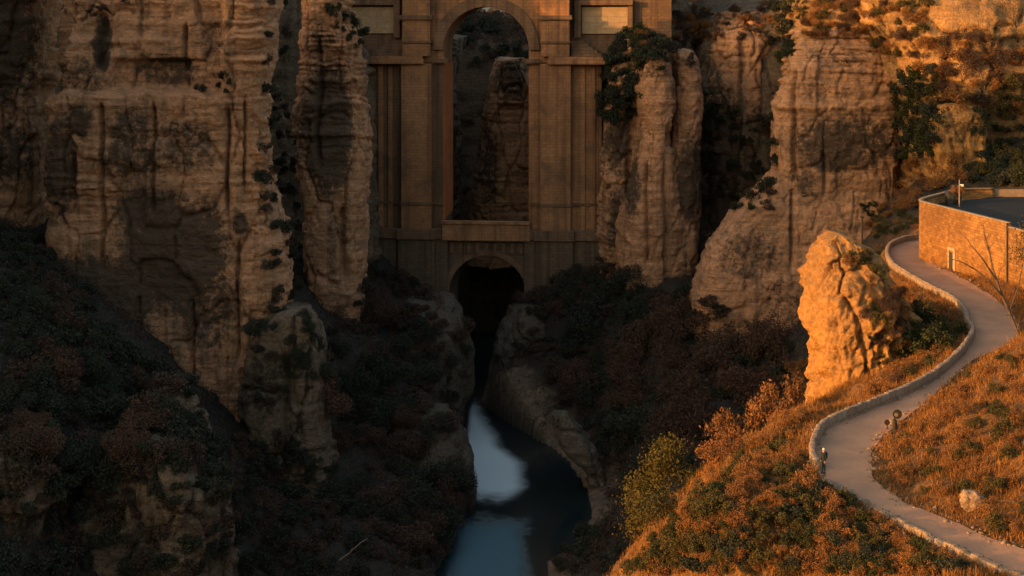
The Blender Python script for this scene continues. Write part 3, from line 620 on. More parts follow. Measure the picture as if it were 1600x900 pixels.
# ------------------------------------------------------------------ round building beside the path
bz = PZ; RT = -25.9
plan = [(66, 213.5), (61, 212.2), (56.2, 206.5), (53.4, 202.6), (52.45, 200.4), (52.55, 198.6), (53.6, 194.5), (54.9, 189.5), (56.2, 184.6), (57.4, 180)]
plan2 = [(57.42, 179.96), (59.0, 173.5), (62, 164), (66, 156), (74, 150)]
building = bpy.data.objects.new('stone_building', None); C.objects.link(building); building.location = (60, 190, bz)
tag(building, 'round cornered golden stone building with a flat black roof beside the path', 'building')
def L3(x, y, z): return (x - 60, y - 190, z - bz)
def wall_strip(name, plan, z0, z1, th, mat, n=80):
    L = smooth_line(plan, n); T = np.gradient(L, axis=0); T /= np.linalg.norm(T, axis=1)[:, None]; N = np.c_[T[:, 1], -T[:, 0]]   # outward = right of travel
    if N[n // 2, 0] > 0: N = -N
    arc = np.r_[0, np.cumsum(np.linalg.norm(np.diff(L, axis=0), axis=1))]
    prof = [(0, z0), (0, z1), (-th, z1), (-th, z0)]
    v = np.zeros((n, 4, 3)); UV = np.zeros((n, 4, 2))
    for i, (o, z) in enumerate(prof):
        v[:, i, :2] = L + N * o - (60, 190); v[:, i, 2] = z - bz; UV[:, i, 0] = arc; UV[:, i, 1] = (z0, z1, z1 + th, z0 - th)[i]
    f = [grid_faces(4, n, True), np.array([[0, 1, 2, 3], [(n - 1) * 4 + 3, (n - 1) * 4 + 2, (n - 1) * 4 + 1, (n - 1) * 4]])]
    me = mesh_np(name, v.reshape(-1, 3), f, [mat]); uv = me.uv_layers.new(name='UVMap')
    li = np.empty(len(me.loops), np.int32); me.loops.foreach_get('vertex_index', li); uv.data.foreach_set('uv', UV.reshape(-1, 2)[li].astype(np.float32).ravel())
    bm = bmesh.new(); bm.from_mesh(me); bmesh.ops.recalc_face_normals(bm, faces=bm.faces); bm.to_mesh(me); bm.free()
    return link(name, me, building)
w1 = wall_strip('wall', plan, bz - 2, RT, .5, M['rubble']); w2 = wall_strip('wall', plan2, bz - 2, RT - .45, .5, M['rubble'])
for w, pl, zt in ((w1, plan, RT), (w2, plan2, RT - .45)):
    c_ = wall_strip('coping', [(x - .06, y) for x, y in pl], zt + .004, zt + .16, .62, M['coping']); c_.parent = w
m = MB(); pr = [(p[0] - 60, p[1] - 190) for p in plan[::-1]]; pr2 = [(p[0] - 60, p[1] - 190) for p in plan2]
poly = [(x + .42, y) for x, y in pr2[::-1] + pr[:-3]] + [(pr[-3][0] + .3, pr[-3][1] - .3), (pr[-1][0], pr[-1][1] - .25)] + [(95 - 60, 214 - 190), (95 - 60, 150 - 190)]
n_ = len(poly); zt = RT - 1.1 - bz
m.add([(x, y, zt) for x, y in poly] + [(x, y, zt - .3) for x, y in poly], [tuple(range(n_)), tuple(range(2 * n_ - 1, n_ - 1, -1))] + [(i, (i + 1) % n_, (i + 1) % n_ + n_, i + n_) for i in range(n_)])
m.obj('roof', M['roofing'], building)
# far parapet of the roof
m = MB(); m.box(1.2, 36, 23.3, 23.8, zt, RT - bz - .1); m.obj('back_parapet', M['coping'], building)
wd = Vector((5.7, -23, 0)).normalized(); wnrm = Vector((-23, -5.7, 0)).normalized()
_wl = smooth_line(plan, 400)
def on_wall(px):
    q = 800 + _wl[:, 0] / _wl[:, 1] * F; i = 130 + int(np.argmin(np.abs(q[130:] - px))); return _wl[i]
def wall_box(px, z0, z1, half, out0, out1, mat, name, parent):
    x, y = on_wall(px); m = MB(); m.box(-half, half, -out1, -out0, z0, z1)
    ang = math.atan2(wd.y, wd.x)
    o = m.obj(name, mat, parent, .02); o.location = L3(x, y, bz); o.rotation_euler = (0, 0, ang); return o
door = wall_box(1487, 0, 2.15, .5, .02, .09, M['metal_dark'], 'door', building)
fr = MB(); fr.box(-.72, -.505, -.16, .02, 0, 2.4); fr.box(.505, .95, -.16, .02, 0, 2.4); fr.box(-.72, .95, -.18, .02, 2.403, 2.75)
fr.obj('door_frame', M['ashlar_pale'], door)
hd = MB(); hd.tube([(.32, -.1, 1.0), (.32, -.16, 1.0), (.32, -.16, 1.14)], [.02] * 3); hd.obj('handle', M['metal_dark'], door)
wall_box(1451.5, 0, 2.9, .07, .02, .16, M['metal_dark'], 'downpipe', building)
x, y = plan[-1]; m = MB(); m.tube([(x - 60 - .1, y - 190, 0), (x - 60 - .1, y - 190, RT - bz + .1)], [.09, .09], 8); m.obj('downpipe', M['metal_dark'], building)
# hut and lamp pole up on the roof
hx, hy = (1490 - 800) * 206 / F, 206
m = MB(); m.box(-.9, .9, -.8, .8, 0, 1.5); m.box(-1.0, 1.0, -.9, .9, 1.503, 1.6)
hut = m.obj('roof_cabin', M['metal_dark'], None, .03, loc=(hx, hy, zt + bz)); tag(hut, 'small dark plant cabin standing on the flat roof of the round building', 'cabin')
m = MB(); m.box(.55, .62, -.86, -.8, .1, 1.3); m.box(-.3, .3, -.86, -.8, .1, 1.3); m.obj('door', M['roofing'], hut)
lp = bpy.data.objects.new('lamp_post', None); C.objects.link(lp); lp.location = ((1499 - 800) * 203 / F, 203, zt + bz); tag(lp, 'slim pole with a small lamp rising from the roof of the round building', 'lamp post')
m = MB(); m.tube([(0, 0, 0), (0, 0, 3.6)], [.09, .06], 8); m.obj('pole', M['coping'], lp)
m = MB(); m.tube([(0, 0, 2.9), (.25, -.1, 2.9)], [.05, .05]); m.box(.2, .5, -.25, .05, 2.7, 2.95); m.obj('lamp_head', M['white'], lp)


# ------------------------------------------------------------------ plants
def leaf_quads(c, size, r, flat=0.0):
    n = len(c); a = r.normal(size=(n, 3)); a /= np.linalg.norm(a, axis=1)[:, None]
    b = np.cross(a, r.normal(size=(n, 3))); b /= np.linalg.norm(b, axis=1)[:, None]
    s = size * r.uniform(.6, 1.3, (n, 1)); a = a * s; b = b * s * .6
    v = np.stack((c - a, c + b, c + a, c - b), 1).reshape(-1, 3)
    return v, np.arange(4 * n).reshape(-1, 4)
def bush_mesh(name, mat, seed, lobes=11, leaves=900, size=.07, flat=1.0):
    """leafy bush about one metre in radius, standing on its origin"""
    r = np.random.default_rng(seed); cs = []
    for k in range(lobes):
        a = r.uniform(0, 2 * np.pi); q = math.sqrt(r.uniform(0, 1)) * .72; h = r.uniform(.25, 1.15) * (1 - .5 * q) * flat
        rad = r.uniform(.2, .42); n = int(leaves / lobes * (rad / .3) ** 2)
        d = r.normal(size=(n, 3)); d /= np.linalg.norm(d, axis=1)[:, None]
        cs.append(np.array((q * math.cos(a), q * math.sin(a), h)) + d * (rad * r.uniform(.45, 1.12, (n, 1))) * (1, 1, .85))
    c = np.concatenate(cs); c = c[c[:, 2] > -.15]; v, f = leaf_quads(c, size, r)
    return mesh_np(name, v, f, [mat])
def branch(mb, p, d, L, rad, depth, r, tips, spread=.6, up=.15, n=5, segs=3):
    pts = [np.array(p, float)]; rs = [rad]; d = np.array(d, float)
    for i in range(segs):
        d = d + r.normal(size=3) * .14 + (0, 0, up * .3); d /= np.linalg.norm(d)
        pts.append(pts[-1] + d * L / segs); rs.append(rad * (1 - .45 * (i + 1) / segs))
    mb.tube(pts, rs, n)
    if depth == 0: tips.append(pts[-1]); return
    for k in range(r.integers(2, 4)):
        nd = d + r.normal(size=3) * spread; nd[2] += up; nd /= np.linalg.norm(nd)
        i = r.integers(max(1, segs - 1), segs + 1)
        branch(mb, pts[i], nd, L * r.uniform(.6, .82), rs[i] * .72, depth - 1, r, tips, spread, up, max(3, n - 1), segs)
def twig_mesh(name, mats, seed, leaves=500):
    """twiggy winter shrub, one metre in radius: fine stems and a thin veil of leaves"""
    r = np.random.default_rng(seed); mb = MB(); tips = []
    for k in range(7):
        a = r.uniform(0, 2 * np.pi); branch(mb, (0, 0, -.1), (.55 * math.cos(a), .55 * math.sin(a), 1), .5, .022, 3, r, tips, .45, .2, 3, 2)
    v = np.array(mb.v); fs = [np.array([f for f in mb.f if len(f) == 4]), np.array([f for f in mb.f if len(f) == 3])]
    tips = np.array(tips); c = tips[r.integers(0, len(tips), leaves)] + r.normal(size=(leaves, 3)) * .09
    lv, lf = leaf_quads(c, .045, r); n0 = len(fs[0]) + len(fs[1])
    return mesh_np(name, np.vstack((v, lv)), fs + [lf + len(v)], mats, mat_idx=[0] * n0 + [1] * len(lf))
def tree(name, label, loc, height, lean, crown, seed, leaf, depth=4, spread=.55, leaves=0, lsize=.16, trunk_r=.16, group=None, clump=.7, bark='bark', up=.2, stem=.32):
    r = np.random.default_rng(seed); t = bpy.data.objects.new(name, None); C.objects.link(t); t.location = loc
    mb = MB(); tips = []; d = np.array((lean[0], lean[1], 1.0)); d /= np.linalg.norm(d)
    branch(mb, (0, 0, -.6), d, height * stem, trunk_r, depth, r, tips, spread, up, 7, 3)
    zs = max(p[2] for p in tips); k = height / zs
    mb.v = [(x * k, y * k, z * k) if z > 0 else (x * k, y * k, z) for x, y, z in mb.v]; tips = np.array(tips) * k
    mb.obj('trunk', M[bark], t, smooth=True)
    if leaves:
        c = tips[r.integers(0, len(tips), leaves)] + r.normal(size=(leaves, 3)) * clump * (1, 1, .75)
        v, f = leaf_quads(c, lsize, r); link('crown', mesh_np('crown', v, f, [M[leaf]]), t)
    return tag(t, label, 'tree', group)

bpy.context.view_layer.update()
dg = bpy.context.evaluated_depsgraph_get()
def hit(px, py):
    d = Vector(((px - 800) / F, 1.0, -py / F)).normalized()
    ok, loc, nor, idx, ob, mt = scn.ray_cast(dg, (0, 0, 0), d, distance=900)
    return (np.array(loc), np.array(nor), ob.name) if ok else (None, None, None)

PROTO = {k: [bush_mesh('shrub', M[m], sd + i, lobes=lo, leaves=lv, size=sz) for i in range(3)] for k, m, sd, lo, lv, sz in (
    ('dark', 'leaf_dark', 100, 12, 1100, .075), ('olive', 'leaf_olive', 110, 11, 1500, .06), ('green', 'leaf_green', 120, 12, 1500, .06), ('rust', 'leaf_rust', 130, 12, 1700, .05), ('brown', 'leaf_brown', 140, 11, 1000, .07), ('yellow', 'leaf_yellow', 150, 12, 1700, .05))}
PROTO['russet'] = [bush_mesh('shrub', M['leaf_russet'], 180 + i, lobes=18, leaves=5200, size=.034) for i in range(3)]
PROTO['thicket'] = [bush_mesh('shrub', M['leaf_dark'], 190 + i, lobes=18, leaves=4200, size=.038) for i in range(3)]
PROTO['twig'] = [twig_mesh('shrub', [M['twig'], M['leaf_rust']], 160 + i, 1500) for i in range(3)]
PROTO['bare'] = [twig_mesh('shrub', [M['twig'], M['leaf_brown']], 170 + i, 350) for i in range(3)]
def put(kind, loc, size, label, group, cat='shrub', squash=None, name='shrub'):
    r = rng
    o = bpy.data.objects.new(name, PROTO[kind][int(r.integers(0, 3))]); C.objects.link(o)
    sq = squash or r.uniform(.75, 1.15)
    o.location = (loc[0], loc[1], loc[2] - .12 * size); o.rotation_euler = (r.uniform(-.15, .15), r.uniform(-.15, .15), r.uniform(0, 6.28)); o.scale = (size, size * r.uniform(.85, 1.15), size * sq)
    return tag(o, label, cat, group)
STUFF = []
WORDS = {'russet': 'large round russet', 'thicket': 'large dark rounded', 'dark': 'dark evergreen', 'brown': 'brown leafless', 'bare': 'bare twiggy', 'rust': 'rust coloured', 'olive': 'olive green', 'green': 'deep green', 'twig': 'pinkish twiggy', 'yellow': 'yellow green'}
ORD = 'first second third fourth fifth sixth seventh eighth ninth tenth eleventh twelfth thirteenth fourteenth fifteenth sixteenth seventeenth eighteenth nineteenth twentieth'.split() + ['twenty-' + w for w in 'first second third fourth fifth sixth seventh eighth ninth'.split()]
def scatter(poly, n, kinds, s0, s1, where, avoid=(), mind=.9, single=0, only=None):
    """plants over a patch; the `single` largest stand as objects of their own, the rest join the undergrowth"""
    poly = np.array(poly, float); lo, hi = poly.min(0), poly.max(0); got = []; tries = 0
    while len(got) < n and tries < n * 25:
        tries += 1; q = rng.uniform(lo, hi)
        if not inside(q[None], poly)[0]: continue
        loc, nor, nm = hit(*q)
        if loc is None or any(nm.startswith(a) for a in ('path', 'river', 'parapet', 'kerb', 'pier', 'wall', 'lower_arch', 'roof', 'coping', 'pilaster', 'plinth', 'upper', 'abut', 'corner', 'panel', 'stepped', 'arch', 'gallery', 'deck', 'capital', 'cornice') + tuple(avoid)): continue
        if only and not nm.startswith(only): continue
        s = rng.uniform(s0, s1)
        if nm.startswith('terrain') and loc[1] < 215 and loc[0] > 5 and seg_dist(loc[None, :2], path_poly[::2])[0] < s * .9 + .4: continue
        if any(np.linalg.norm(loc - g[0]) < (s + g[1]) * .5 * mind for g in got): continue
        got.append((loc, s, kinds[int(rng.integers(0, len(kinds)))]))
    got.sort(key=lambda g: -g[1] / g[0][1])
    for g in got[single:]: STUFF.append(g)
    for kd in sorted(set(g[2] for g in got[:single])):
        ks = sorted((g for g in got[:single] if g[2] == kd), key=lambda g: g[0][0] / g[0][1])
        for i, (loc, s, _) in enumerate(ks):
            lab = f'{ORD[i]} {WORDS[kd]} shrub from the left {where}' if len(ks) > 1 else f'only {WORDS[kd]} shrub standing out {where}'
            put(kd, loc, s, lab, 'shrubs ' + where)

# shaded banks and ravines
scatter([(1030, 490), (1130, 480), (1250, 540), (1250, 620), (1120, 640), (1020, 600)], 9, ('russet',), 4.2, 6.2, 'in the hollow behind the sunlit hill', single=9, mind=.8)
scatter([(840, 470), (1000, 450), (1020, 600), (1100, 680), (1000, 740), (930, 640), (860, 580)], 22, ('thicket', 'thicket', 'russet'), 3.2, 5.5, 'in the dark ravine right of the river', single=22, mind=.75)
scatter([(520, 500), (700, 500), (710, 640), (690, 700), (730, 760), (690, 860), (540, 880), (500, 700)], 34, ('thicket', 'thicket', 'russet'), 2.6, 4.6, 'over the dark mound left of the river', single=24, mind=.75)
scatter([(0, 490), (140, 515), (230, 580), (300, 690), (260, 720), (100, 740), (0, 760)], 26, ('thicket', 'russet', 'thicket'), 2.4, 4.2, 'over the slope below the left cliff', single=16, mind=.75)
scatter([(1100, 660), (1160, 600), (1260, 575), (1265, 640), (1180, 690), (1110, 750)], 16, ('twig', 'twig', 'rust'), 1.4, 2.4, 'along the crest left of the path bend', single=10, mind=.7)
scatter([(490, 500), (560, 480), (735, 500), (725, 620), (700, 690), (740, 750), (735, 800), (690, 880), (560, 900), (500, 900), (520, 700)], 110, ('dark', 'brown', 'brown', 'bare'), 1.2, 2.6, 'on the mound left of the river')
scatter([(0, 340), (60, 380), (150, 480), (140, 505), (0, 470)], 50, ('dark', 'brown', 'dark'), 1.2, 2.2, 'at the head of the left slope', only='terrain')
scatter([(0, 470), (140, 505), (230, 560), (290, 600), (330, 690), (300, 740), (110, 760), (0, 800)], 110, ('dark', 'dark', 'brown'), 1.3, 2.6, 'under the left cliff')
scatter([(820, 440), (960, 420), (1010, 460), (1130, 480), (1260, 530), (1260, 640), (1130, 680), (1000, 800), (930, 700), (860, 620), (800, 520)], 190, ('dark', 'dark', 'brown', 'brown', 'bare'), 1.5, 2.8, 'in the hollow right of the river')
scatter([(300, 690), (500, 700), (520, 900), (0, 900), (0, 780), (110, 760)], 170, ('dark', 'brown', 'dark', 'bare'), 1.2, 2.4, 'in the dark corner under the left rocks', single=6)
scatter([(640, 30), (900, 30), (900, 100), (640, 100)], 90, ('brown', 'dark', 'bare'), 2.0, 4.5, 'on the hill seen through the arch', only='hill')
scatter([(930, 690), (1000, 800), (960, 900), (860, 900), (880, 850), (950, 820)], 40, ('brown', 'dark', 'bare'), 1.0, 2.0, 'on the low right bank')
scatter([(412, 0), (455, 0), (465, 200), (470, 480), (430, 500), (410, 300)], 50, ('dark', 'brown', 'dark'), .9, 1.9, 'in the left cleft')
scatter([(360, 560), (500, 520), (510, 700), (500, 800), (380, 800)], 16, ('dark', 'brown'), .7, 1.4, 'on the low rock spur')
scatter([(380, 520), (430, 495), (500, 505), (510, 590), (440, 620), (385, 590)], 14, ('thicket', 'brown', 'thicket'), 1.2, 2.2, 'on the head of the low rock spur', single=6, mind=.7)
scatter([(560, 430), (690, 440), (690, 500), (560, 510)], 30, ('dark', 'brown', 'bare'), 1.4, 2.6, 'at the left pier foot')
scatter([(835, 430), (950, 400), (960, 470), (840, 500)], 30, ('dark', 'brown', 'bare'), 1.4, 2.6, 'at the right pier foot')
scatter([(500, 5), (545, 20), (570, 60), (560, 80), (520, 40)], 16, ('dark', 'green'), .9, 1.7, 'on top of the narrow left rock tower', single=6)
scatter([(300, 120), (340, 100), (380, 150), (350, 165), (310, 150)], 9, ('dark', 'bare'), .7, 1.2, 'on the ledge of the left cliff', single=4)
scatter([(100, 0), (280, 0), (280, 25), (100, 25)], 12, ('brown', 'bare'), .6, 1.2, 'along the top of the left cliff')
scatter([(960, 30), (1040, 20), (1050, 70), (1000, 110), (990, 190), (945, 190), (940, 90)], 90, ('dark', 'dark', 'green'), 1.5, 2.9, 'draped over the rock right of the bridge', single=14)
scatter([(1105, 160), (1160, 190), (1215, 170), (1218, 320), (1150, 350), (1100, 330)], 46, ('dark', 'green', 'brown'), 1.2, 2.4, 'in the gully left of the broad cliff', single=8)
scatter([(1050, 15), (1120, 10), (1230, -5), (1250, 40), (1200, 70), (1080, 60)], 40, ('rust', 'brown', 'bare'), .9, 1.9, 'along the clifftop between bridge and broad cliff', single=10)
scatter([(1405, 130), (1460, 110), (1462, 245), (1402, 250)], 44, ('dark', 'green'), 1.6, 3.0, 'in the cleft right of the broad cliff', single=8)
scatter([(1210, 0), (1255, 0), (1245, 100), (1205, 110)], 18, ('dark', 'green'), 1.2, 2.2, 'at the upper left shoulder of the broad cliff', single=6)
scatter([(1255, 0), (1450, 0), (1450, 100), (1400, 90), (1330, 60), (1260, 60)], 80, ('rust', 'olive', 'rust', 'russet', 'bare'), 1.0, 2.2, 'on top of the broad cliff', single=20)
scatter([(1440, 60), (1520, 60), (1600, 80), (1600, 170), (1460, 165), (1440, 140)], 75, ('bare', 'rust', 'rust', 'twig', 'russet', 'bare'), 1.4, 3.0, 'on the steep slope above the round building', single=32)
scatter([(1530, 140), (1600, 130), (1600, 290), (1520, 290)], 40, ('olive', 'green', 'dark'), 1.3, 2.6, 'behind the round building', single=14)
scatter([(1395, 255), (1450, 250), (1520, 260), (1520, 300), (1445, 330), (1395, 330)], 34, ('twig', 'rust', 'bare'), 1.2, 2.4, 'behind the corner of the round building', single=10)
scatter([(1345, 320), (1430, 320), (1432, 358), (1385, 372), (1375, 400)], 34, ('olive', 'rust', 'green'), .7, 1.3, 'outside the far end of the parapet', single=6)
scatter([(1385, 405), (1440, 450), (1490, 480), (1505, 520), (1460, 575), (1370, 620), (1400, 560), (1400, 480)], 50, ('rust', 'twig', 'olive', 'green'), .7, 1.5, 'between the golden rock and the parapet', single=18)
scatter([(1270, 640), (1260, 720), (1290, 770), (1420, 850), (1520, 895), (1000, 898), (1060, 820), (1110, 760), (1180, 690)], 190, ('rust', 'olive', 'rust', 'olive', 'twig', 'green', 'rust'), .5, 1.25, 'on the sunlit slope outside the path', single=44)
scatter([(1440, 640), (1600, 530), (1600, 850), (1520, 820), (1400, 760), (1375, 710)], 100, ('rust', 'rust', 'twig', 'rust', 'olive'), .4, 1.0, 'on the grassy knoll inside the bend', single=24)

def stand(px, py, d, kind, size, label, group=None, squash=None, dz=0):
    p = P(px, py, d); return put(kind, (p[0], p[1], min(p[2] + dz, 99)), size, label, group, squash=squash)
scatter([(1000, 60), (1105, 55), (1105, 108), (1000, 112)], 16, ('brown', 'dark', 'bare'), .8, 1.5, 'capping the twin rock pillars', single=6)
scatter([(995, 25), (1110, 20), (1105, 75), (1000, 80)], 34, ('brown', 'bare', 'rust'), 1.1, 2.2, 'above the twin rock pillars', single=6)
scatter([(980, 898), (1060, 815), (1110, 770), (1180, 830), (1200, 898)], 60, ('olive', 'green', 'rust', 'olive', 'dark'), .6, 1.4, 'at the lower left corner of the sunlit slope', single=14)
scatter([(1230, 770), (1290, 775), (1420, 845), (1540, 898), (1230, 898)], 80, ('dark', 'olive', 'green', 'dark', 'rust'), .6, 1.3, 'in the dark patch below the lower kerb', single=14)
scatter([(1300, 385), (1385, 400), (1420, 470), (1400, 620), (1365, 560), (1345, 450)], 34, ('russet', 'green', 'olive', 'bare', 'twig'), .6, 1.3, 'on the flank of the golden rock', single=6, mind=.7)
# single plants that stand out
for px, py, d, s, l in ((1412, 545, 152, 2.4, 'left one of the deep green bushes in the hollow beside the parapet bend'), (1452, 548, 151, 2.8, 'largest deep green bush in front of the others beside the parapet bend'), (1486, 525, 155, 2.1, 'deep green bush touching the parapet at its bend'), (1442, 505, 159, 2.3, 'deep green bush at the back of the hollow beside the parapet bend')):
    stand(px, py, d, 'green', s, l, 'green bushes beside the parapet bend', 1.0)
for px, py, d, s, l in ((1150, 735, 131, 2.6, 'tall pink orange twiggy bush left of the path bend'), (1205, 660, 140, 2.5, 'bright rusty bush between the golden rock and the dark hollow'), (1235, 640, 142, 2.0, 'rusty bush against the foot of the golden rock'), (1130, 690, 134, 1.6, 'small pink bush at the crest of the sunlit slope')):
    stand(px, py, d, 'twig' if s != 2.5 else 'rust', s, l, None, 1.5)
tree('leafy_tree', 'yellow green tree at the shaded edge of the sunlit slope', P(1062, 860, 133), 8.5, (0, 0), 1, 31, 'leaf_yellow', 4, .5, 11000, .11, .16, clump=.7)
tree('leafy_tree', 'smaller olive tree below the yellow green tree', P(1030, 890, 128), 5.6, (-.1, 0), 1, 32, 'leaf_olive', 4, .55, 8000, .11, .13, clump=.65)
bt = bpy.data.objects.new('bare_tree', None); C.objects.link(bt); bt.location = P(1598, 552, 146); tag(bt, 'leafless tree leaning left in front of the round building', 'tree')
m = MB(); tp_ = []; br_ = np.random.default_rng(33)
def limb(pts, r0, r1):
    q = [P(x, y, d) - P(1598, 552, 146) for x, y, d in pts]; m.tube(q, list(np.linspace(r0, r1, len(q))), 6)
    for k in range(1, len(q)):
        for j in range(2):
            t_ = br_.uniform(0, 1); o_ = q[k - 1] * (1 - t_) + q[k] * t_; d_ = (q[k] - q[k - 1]) / np.linalg.norm(q[k] - q[k - 1]) + br_.normal(size=3) * .55
            branch(m, o_, d_, br_.uniform(.7, 1.5), max(.016, r1 * .7), 2, br_, tp_, .5, .12, 4, 2)
limb([(1602, 566, 146), (1594, 530, 146.5), (1579, 492, 147), (1563, 456, 147), (1551, 420, 147.5), (1545, 388, 148), (1538, 368, 148)], .2, .05)
limb([(1566, 463, 147), (1545, 438, 146), (1522, 420, 146), (1500, 408, 145), (1484, 404, 145)], .1, .025)
limb([(1556, 436, 147), (1535, 404, 146), (1518, 384, 146), (1508, 370, 146)], .09, .022)
limb([(1577, 488, 147), (1590, 452, 149), (1596, 425, 150), (1600, 402, 150)], .1, .025)
m.obj('trunk', M['bark'], bt)
tree('round_tree', 'dense round dark olive tree beside the round building', (57.0, 169, float(H(57, 169))), 7.6, (.05, 0), 1, 34, 'leaf_olive', 4, .5, 9000, .12, .18, clump=.75)
tree('bare_tree', 'small leafless tree on the crest behind the golden rock', P(1338, 395, 172), 5.2, (-.25, 0), 1, 35, None, 4, .6, 0, trunk_r=.14)
for px, py, s, h_, l in ((1545, 165, 36, 8, 'purple brown leafless tree on the slope above the round building'), (1590, 60, 37, 8, 'leafless tree with pale leaning trunk at the top right corner')):
    q, _, _ = hit(px, py)
    if q is not None: tree('bare_tree', l, q, h_, (-.3, -.1), 1, s, 'leaf_brown', 5, .6, 900, .1, .17, clump=.5)

def stuff_mesh(name, v, f, mat): o = link(name, mesh_np(name, v, f, [mat]), kind='stuff'); return o
# dry grass of the sunlit hill
r = np.random.default_rng(50); n = 110000
gxy = np.c_[r.uniform(-4, 62, n), r.uniform(84, 200, n)]; gz = H(gxy[:, 0], gxy[:, 1])
dens = fbm(np.c_[gxy * .16, np.zeros(n)], 4)
sel = (gz > -55) & (gz < -24) & (r.uniform(0, 1, n) < .42 + dens * 1.1)
gxy = gxy[sel]; gz = gz[sel]
ok = ~inside(gxy, path_poly) & (seg_dist(gxy, path_poly[::2]) > .02); gxy = gxy[ok]; gz = gz[ok]
pxg = 800 + gxy[:, 0] / gxy[:, 1] * F; pyg = -gz / gxy[:, 1] * F; ok = (pxg > 900) & (pxg < 2300) & (pyg < 960); gxy = gxy[ok]; gz = gz[ok]
k = 7; base = np.repeat(np.c_[gxy, gz - .05], k, 0); m_ = len(base); base[:, :2] += r.normal(size=(m_, 2)) * .22
hgt = np.repeat(r.uniform(.22, .6, len(gxy)), k) * r.uniform(.6, 1.3, m_); a = r.uniform(0, 2 * np.pi, m_); w = .035
side = np.c_[np.cos(a), np.sin(a), np.zeros(m_)] * w; tip = base + np.c_[r.normal(size=(m_, 2)) * .28 * hgt[:, None], hgt]
stuff_mesh('dry_grass', np.stack((base - side, base + side, tip), 1).reshape(-1, 3), np.arange(3 * m_).reshape(-1, 3), M['grass'])
# undergrowth of the shaded gorge
n = 16000; uxy = np.c_[r.uniform(-75, 60, n), r.uniform(150, 300, n)]; uz = H(uxy[:, 0], uxy[:, 1]); ok = (uz > -74.0) & ((uxy[:, 0] < 10) | (uz < -44))
uxy = uxy[ok]; uz = uz[ok]; k = 16; c = np.repeat(np.c_[uxy, uz + .2], k, 0) + r.normal(size=(len(uxy) * k, 3)) * (.55, .55, .3)
v, f = leaf_quads(c, .16, r); stuff_mesh('undergrowth', v, f, M['leaf_brown'])
def merge_stuff(kinds, name):
    vs_, fs_, mi, mats, off = [], [], [], [], 0
    for loc, s_, kd in STUFF:
        if kd not in kinds: continue
        me = PROTO[kd][int(rng.integers(0, 3))]; nv = len(me.vertices); co = np.empty(nv * 3, np.float32); me.vertices.foreach_get('co', co); co = co.reshape(-1, 3)
        a = rng.uniform(0, 6.28); R2 = np.array(((math.cos(a), -math.sin(a), 0), (math.sin(a), math.cos(a), 0), (0, 0, rng.uniform(.75, 1.15))))
        vs_.append(co @ R2.T * s_ + loc - (0, 0, .12 * s_))
        tot = np.empty(len(me.polygons), np.int32); me.polygons.foreach_get('loop_total', tot); li = np.empty(len(me.loops), np.int32); me.loops.foreach_get('vertex_index', li); pm = np.empty(len(me.polygons), np.int32); me.polygons.foreach_get('material_index', pm)
        base = []
        for m_ in me.materials:
            if m_ not in mats: mats.append(m_)
            base.append(mats.index(m_))
        st_ = np.r_[0, np.cumsum(tot)[:-1]]
        for n_ in np.unique(tot):
            sel_ = np.where(tot == n_)[0]; fs_.append(li[st_[sel_][:, None] + np.arange(n_)] + off); mi.append(np.array(base)[pm[sel_]])
        off += nv
    if vs_: link(name, mesh_np(name, np.vstack(vs_), fs_, mats, mat_idx=np.concatenate(mi)), kind='stuff')
merge_stuff(('dark', 'brown', 'green', 'bare', 'thicket', 'russet'), 'undergrowth')
merge_stuff(('rust', 'twig', 'olive', 'yellow'), 'shrubbery')

# ------------------------------------------------------------------ boulder, posts, branch, houses
M['boulder'] = plain('lichen boulder', (.19, .122, .078), var=.55, scale=1.2, bump=.8)
bm = bmesh.new(); bmesh.ops.create_icosphere(bm, subdivisions=2, radius=1); ico = np.array([q.co[:] for q in bm.verts]); icf = np.array([[v.index for v in f.verts] for f in bm.faces]); bm.free()
sv, sf_, off = [], [], 0
for side_, lo_, hi_, cnt in ((pathR, 95, 255, 330), (pathR, 20, 95, 90), (pathL, 150, 255, 260)):
    for k in range(cnt):
        i = r.uniform(lo_, hi_); p_ = side_[int(i)] * (1 - i % 1) + side_[min(int(i) + 1, 259)] * (i % 1) + r.normal(size=2) * (.4, .32); z_ = r.uniform(.04, .13) * (1.8 if r.random() < .1 else 1)
        v = ico * (1 + noise3(ico * 1.3 + k)[:, None] * .6) * np.array((z_ * r.uniform(.8, 1.6), z_ * r.uniform(.8, 1.4), z_ * .8)); a = r.uniform(0, 6.28)
        v = v @ np.array(((math.cos(a), -math.sin(a), 0), (math.sin(a), math.cos(a), 0), (0, 0, 1))); sv.append(v + (p_[0], p_[1], max(float(H(*p_)), PZ - .05) + z_ * .25)); sf_.append(icf + off); off += len(ico)
stuff_mesh('pebbles', np.vstack(sv), np.vstack(sf_), M['boulder'])
def rock_obj(name, loc, s, seed, mat):
    bm = bmesh.new(); bmesh.ops.create_icosphere(bm, subdivisions=4, radius=1); v = np.array([q.co[:] for q in bm.verts])
    d = fbm(v * 1.1 + seed, 3) * .55 + fbm(v * 4 + seed, 3) * .16; v = v * (1 + d)[:, None]; v = np.clip(v, -1.0, .95)
    for q, c in zip(bm.verts, v): q.co = c * np.array(s)
    me = bpy.data.meshes.new(name); bm.to_mesh(me); bm.free(); me.materials.append(mat); return link(name, me, None, loc)
bx, by = onplane(1520, 770, -32.0); tag(rock_obj('boulder', (bx, by, float(H(bx, by)) + .3), (.85, .75, .8), 3, M['boulder']), 'pale boulder lying in the rusty grass inside the path bend', 'boulder')
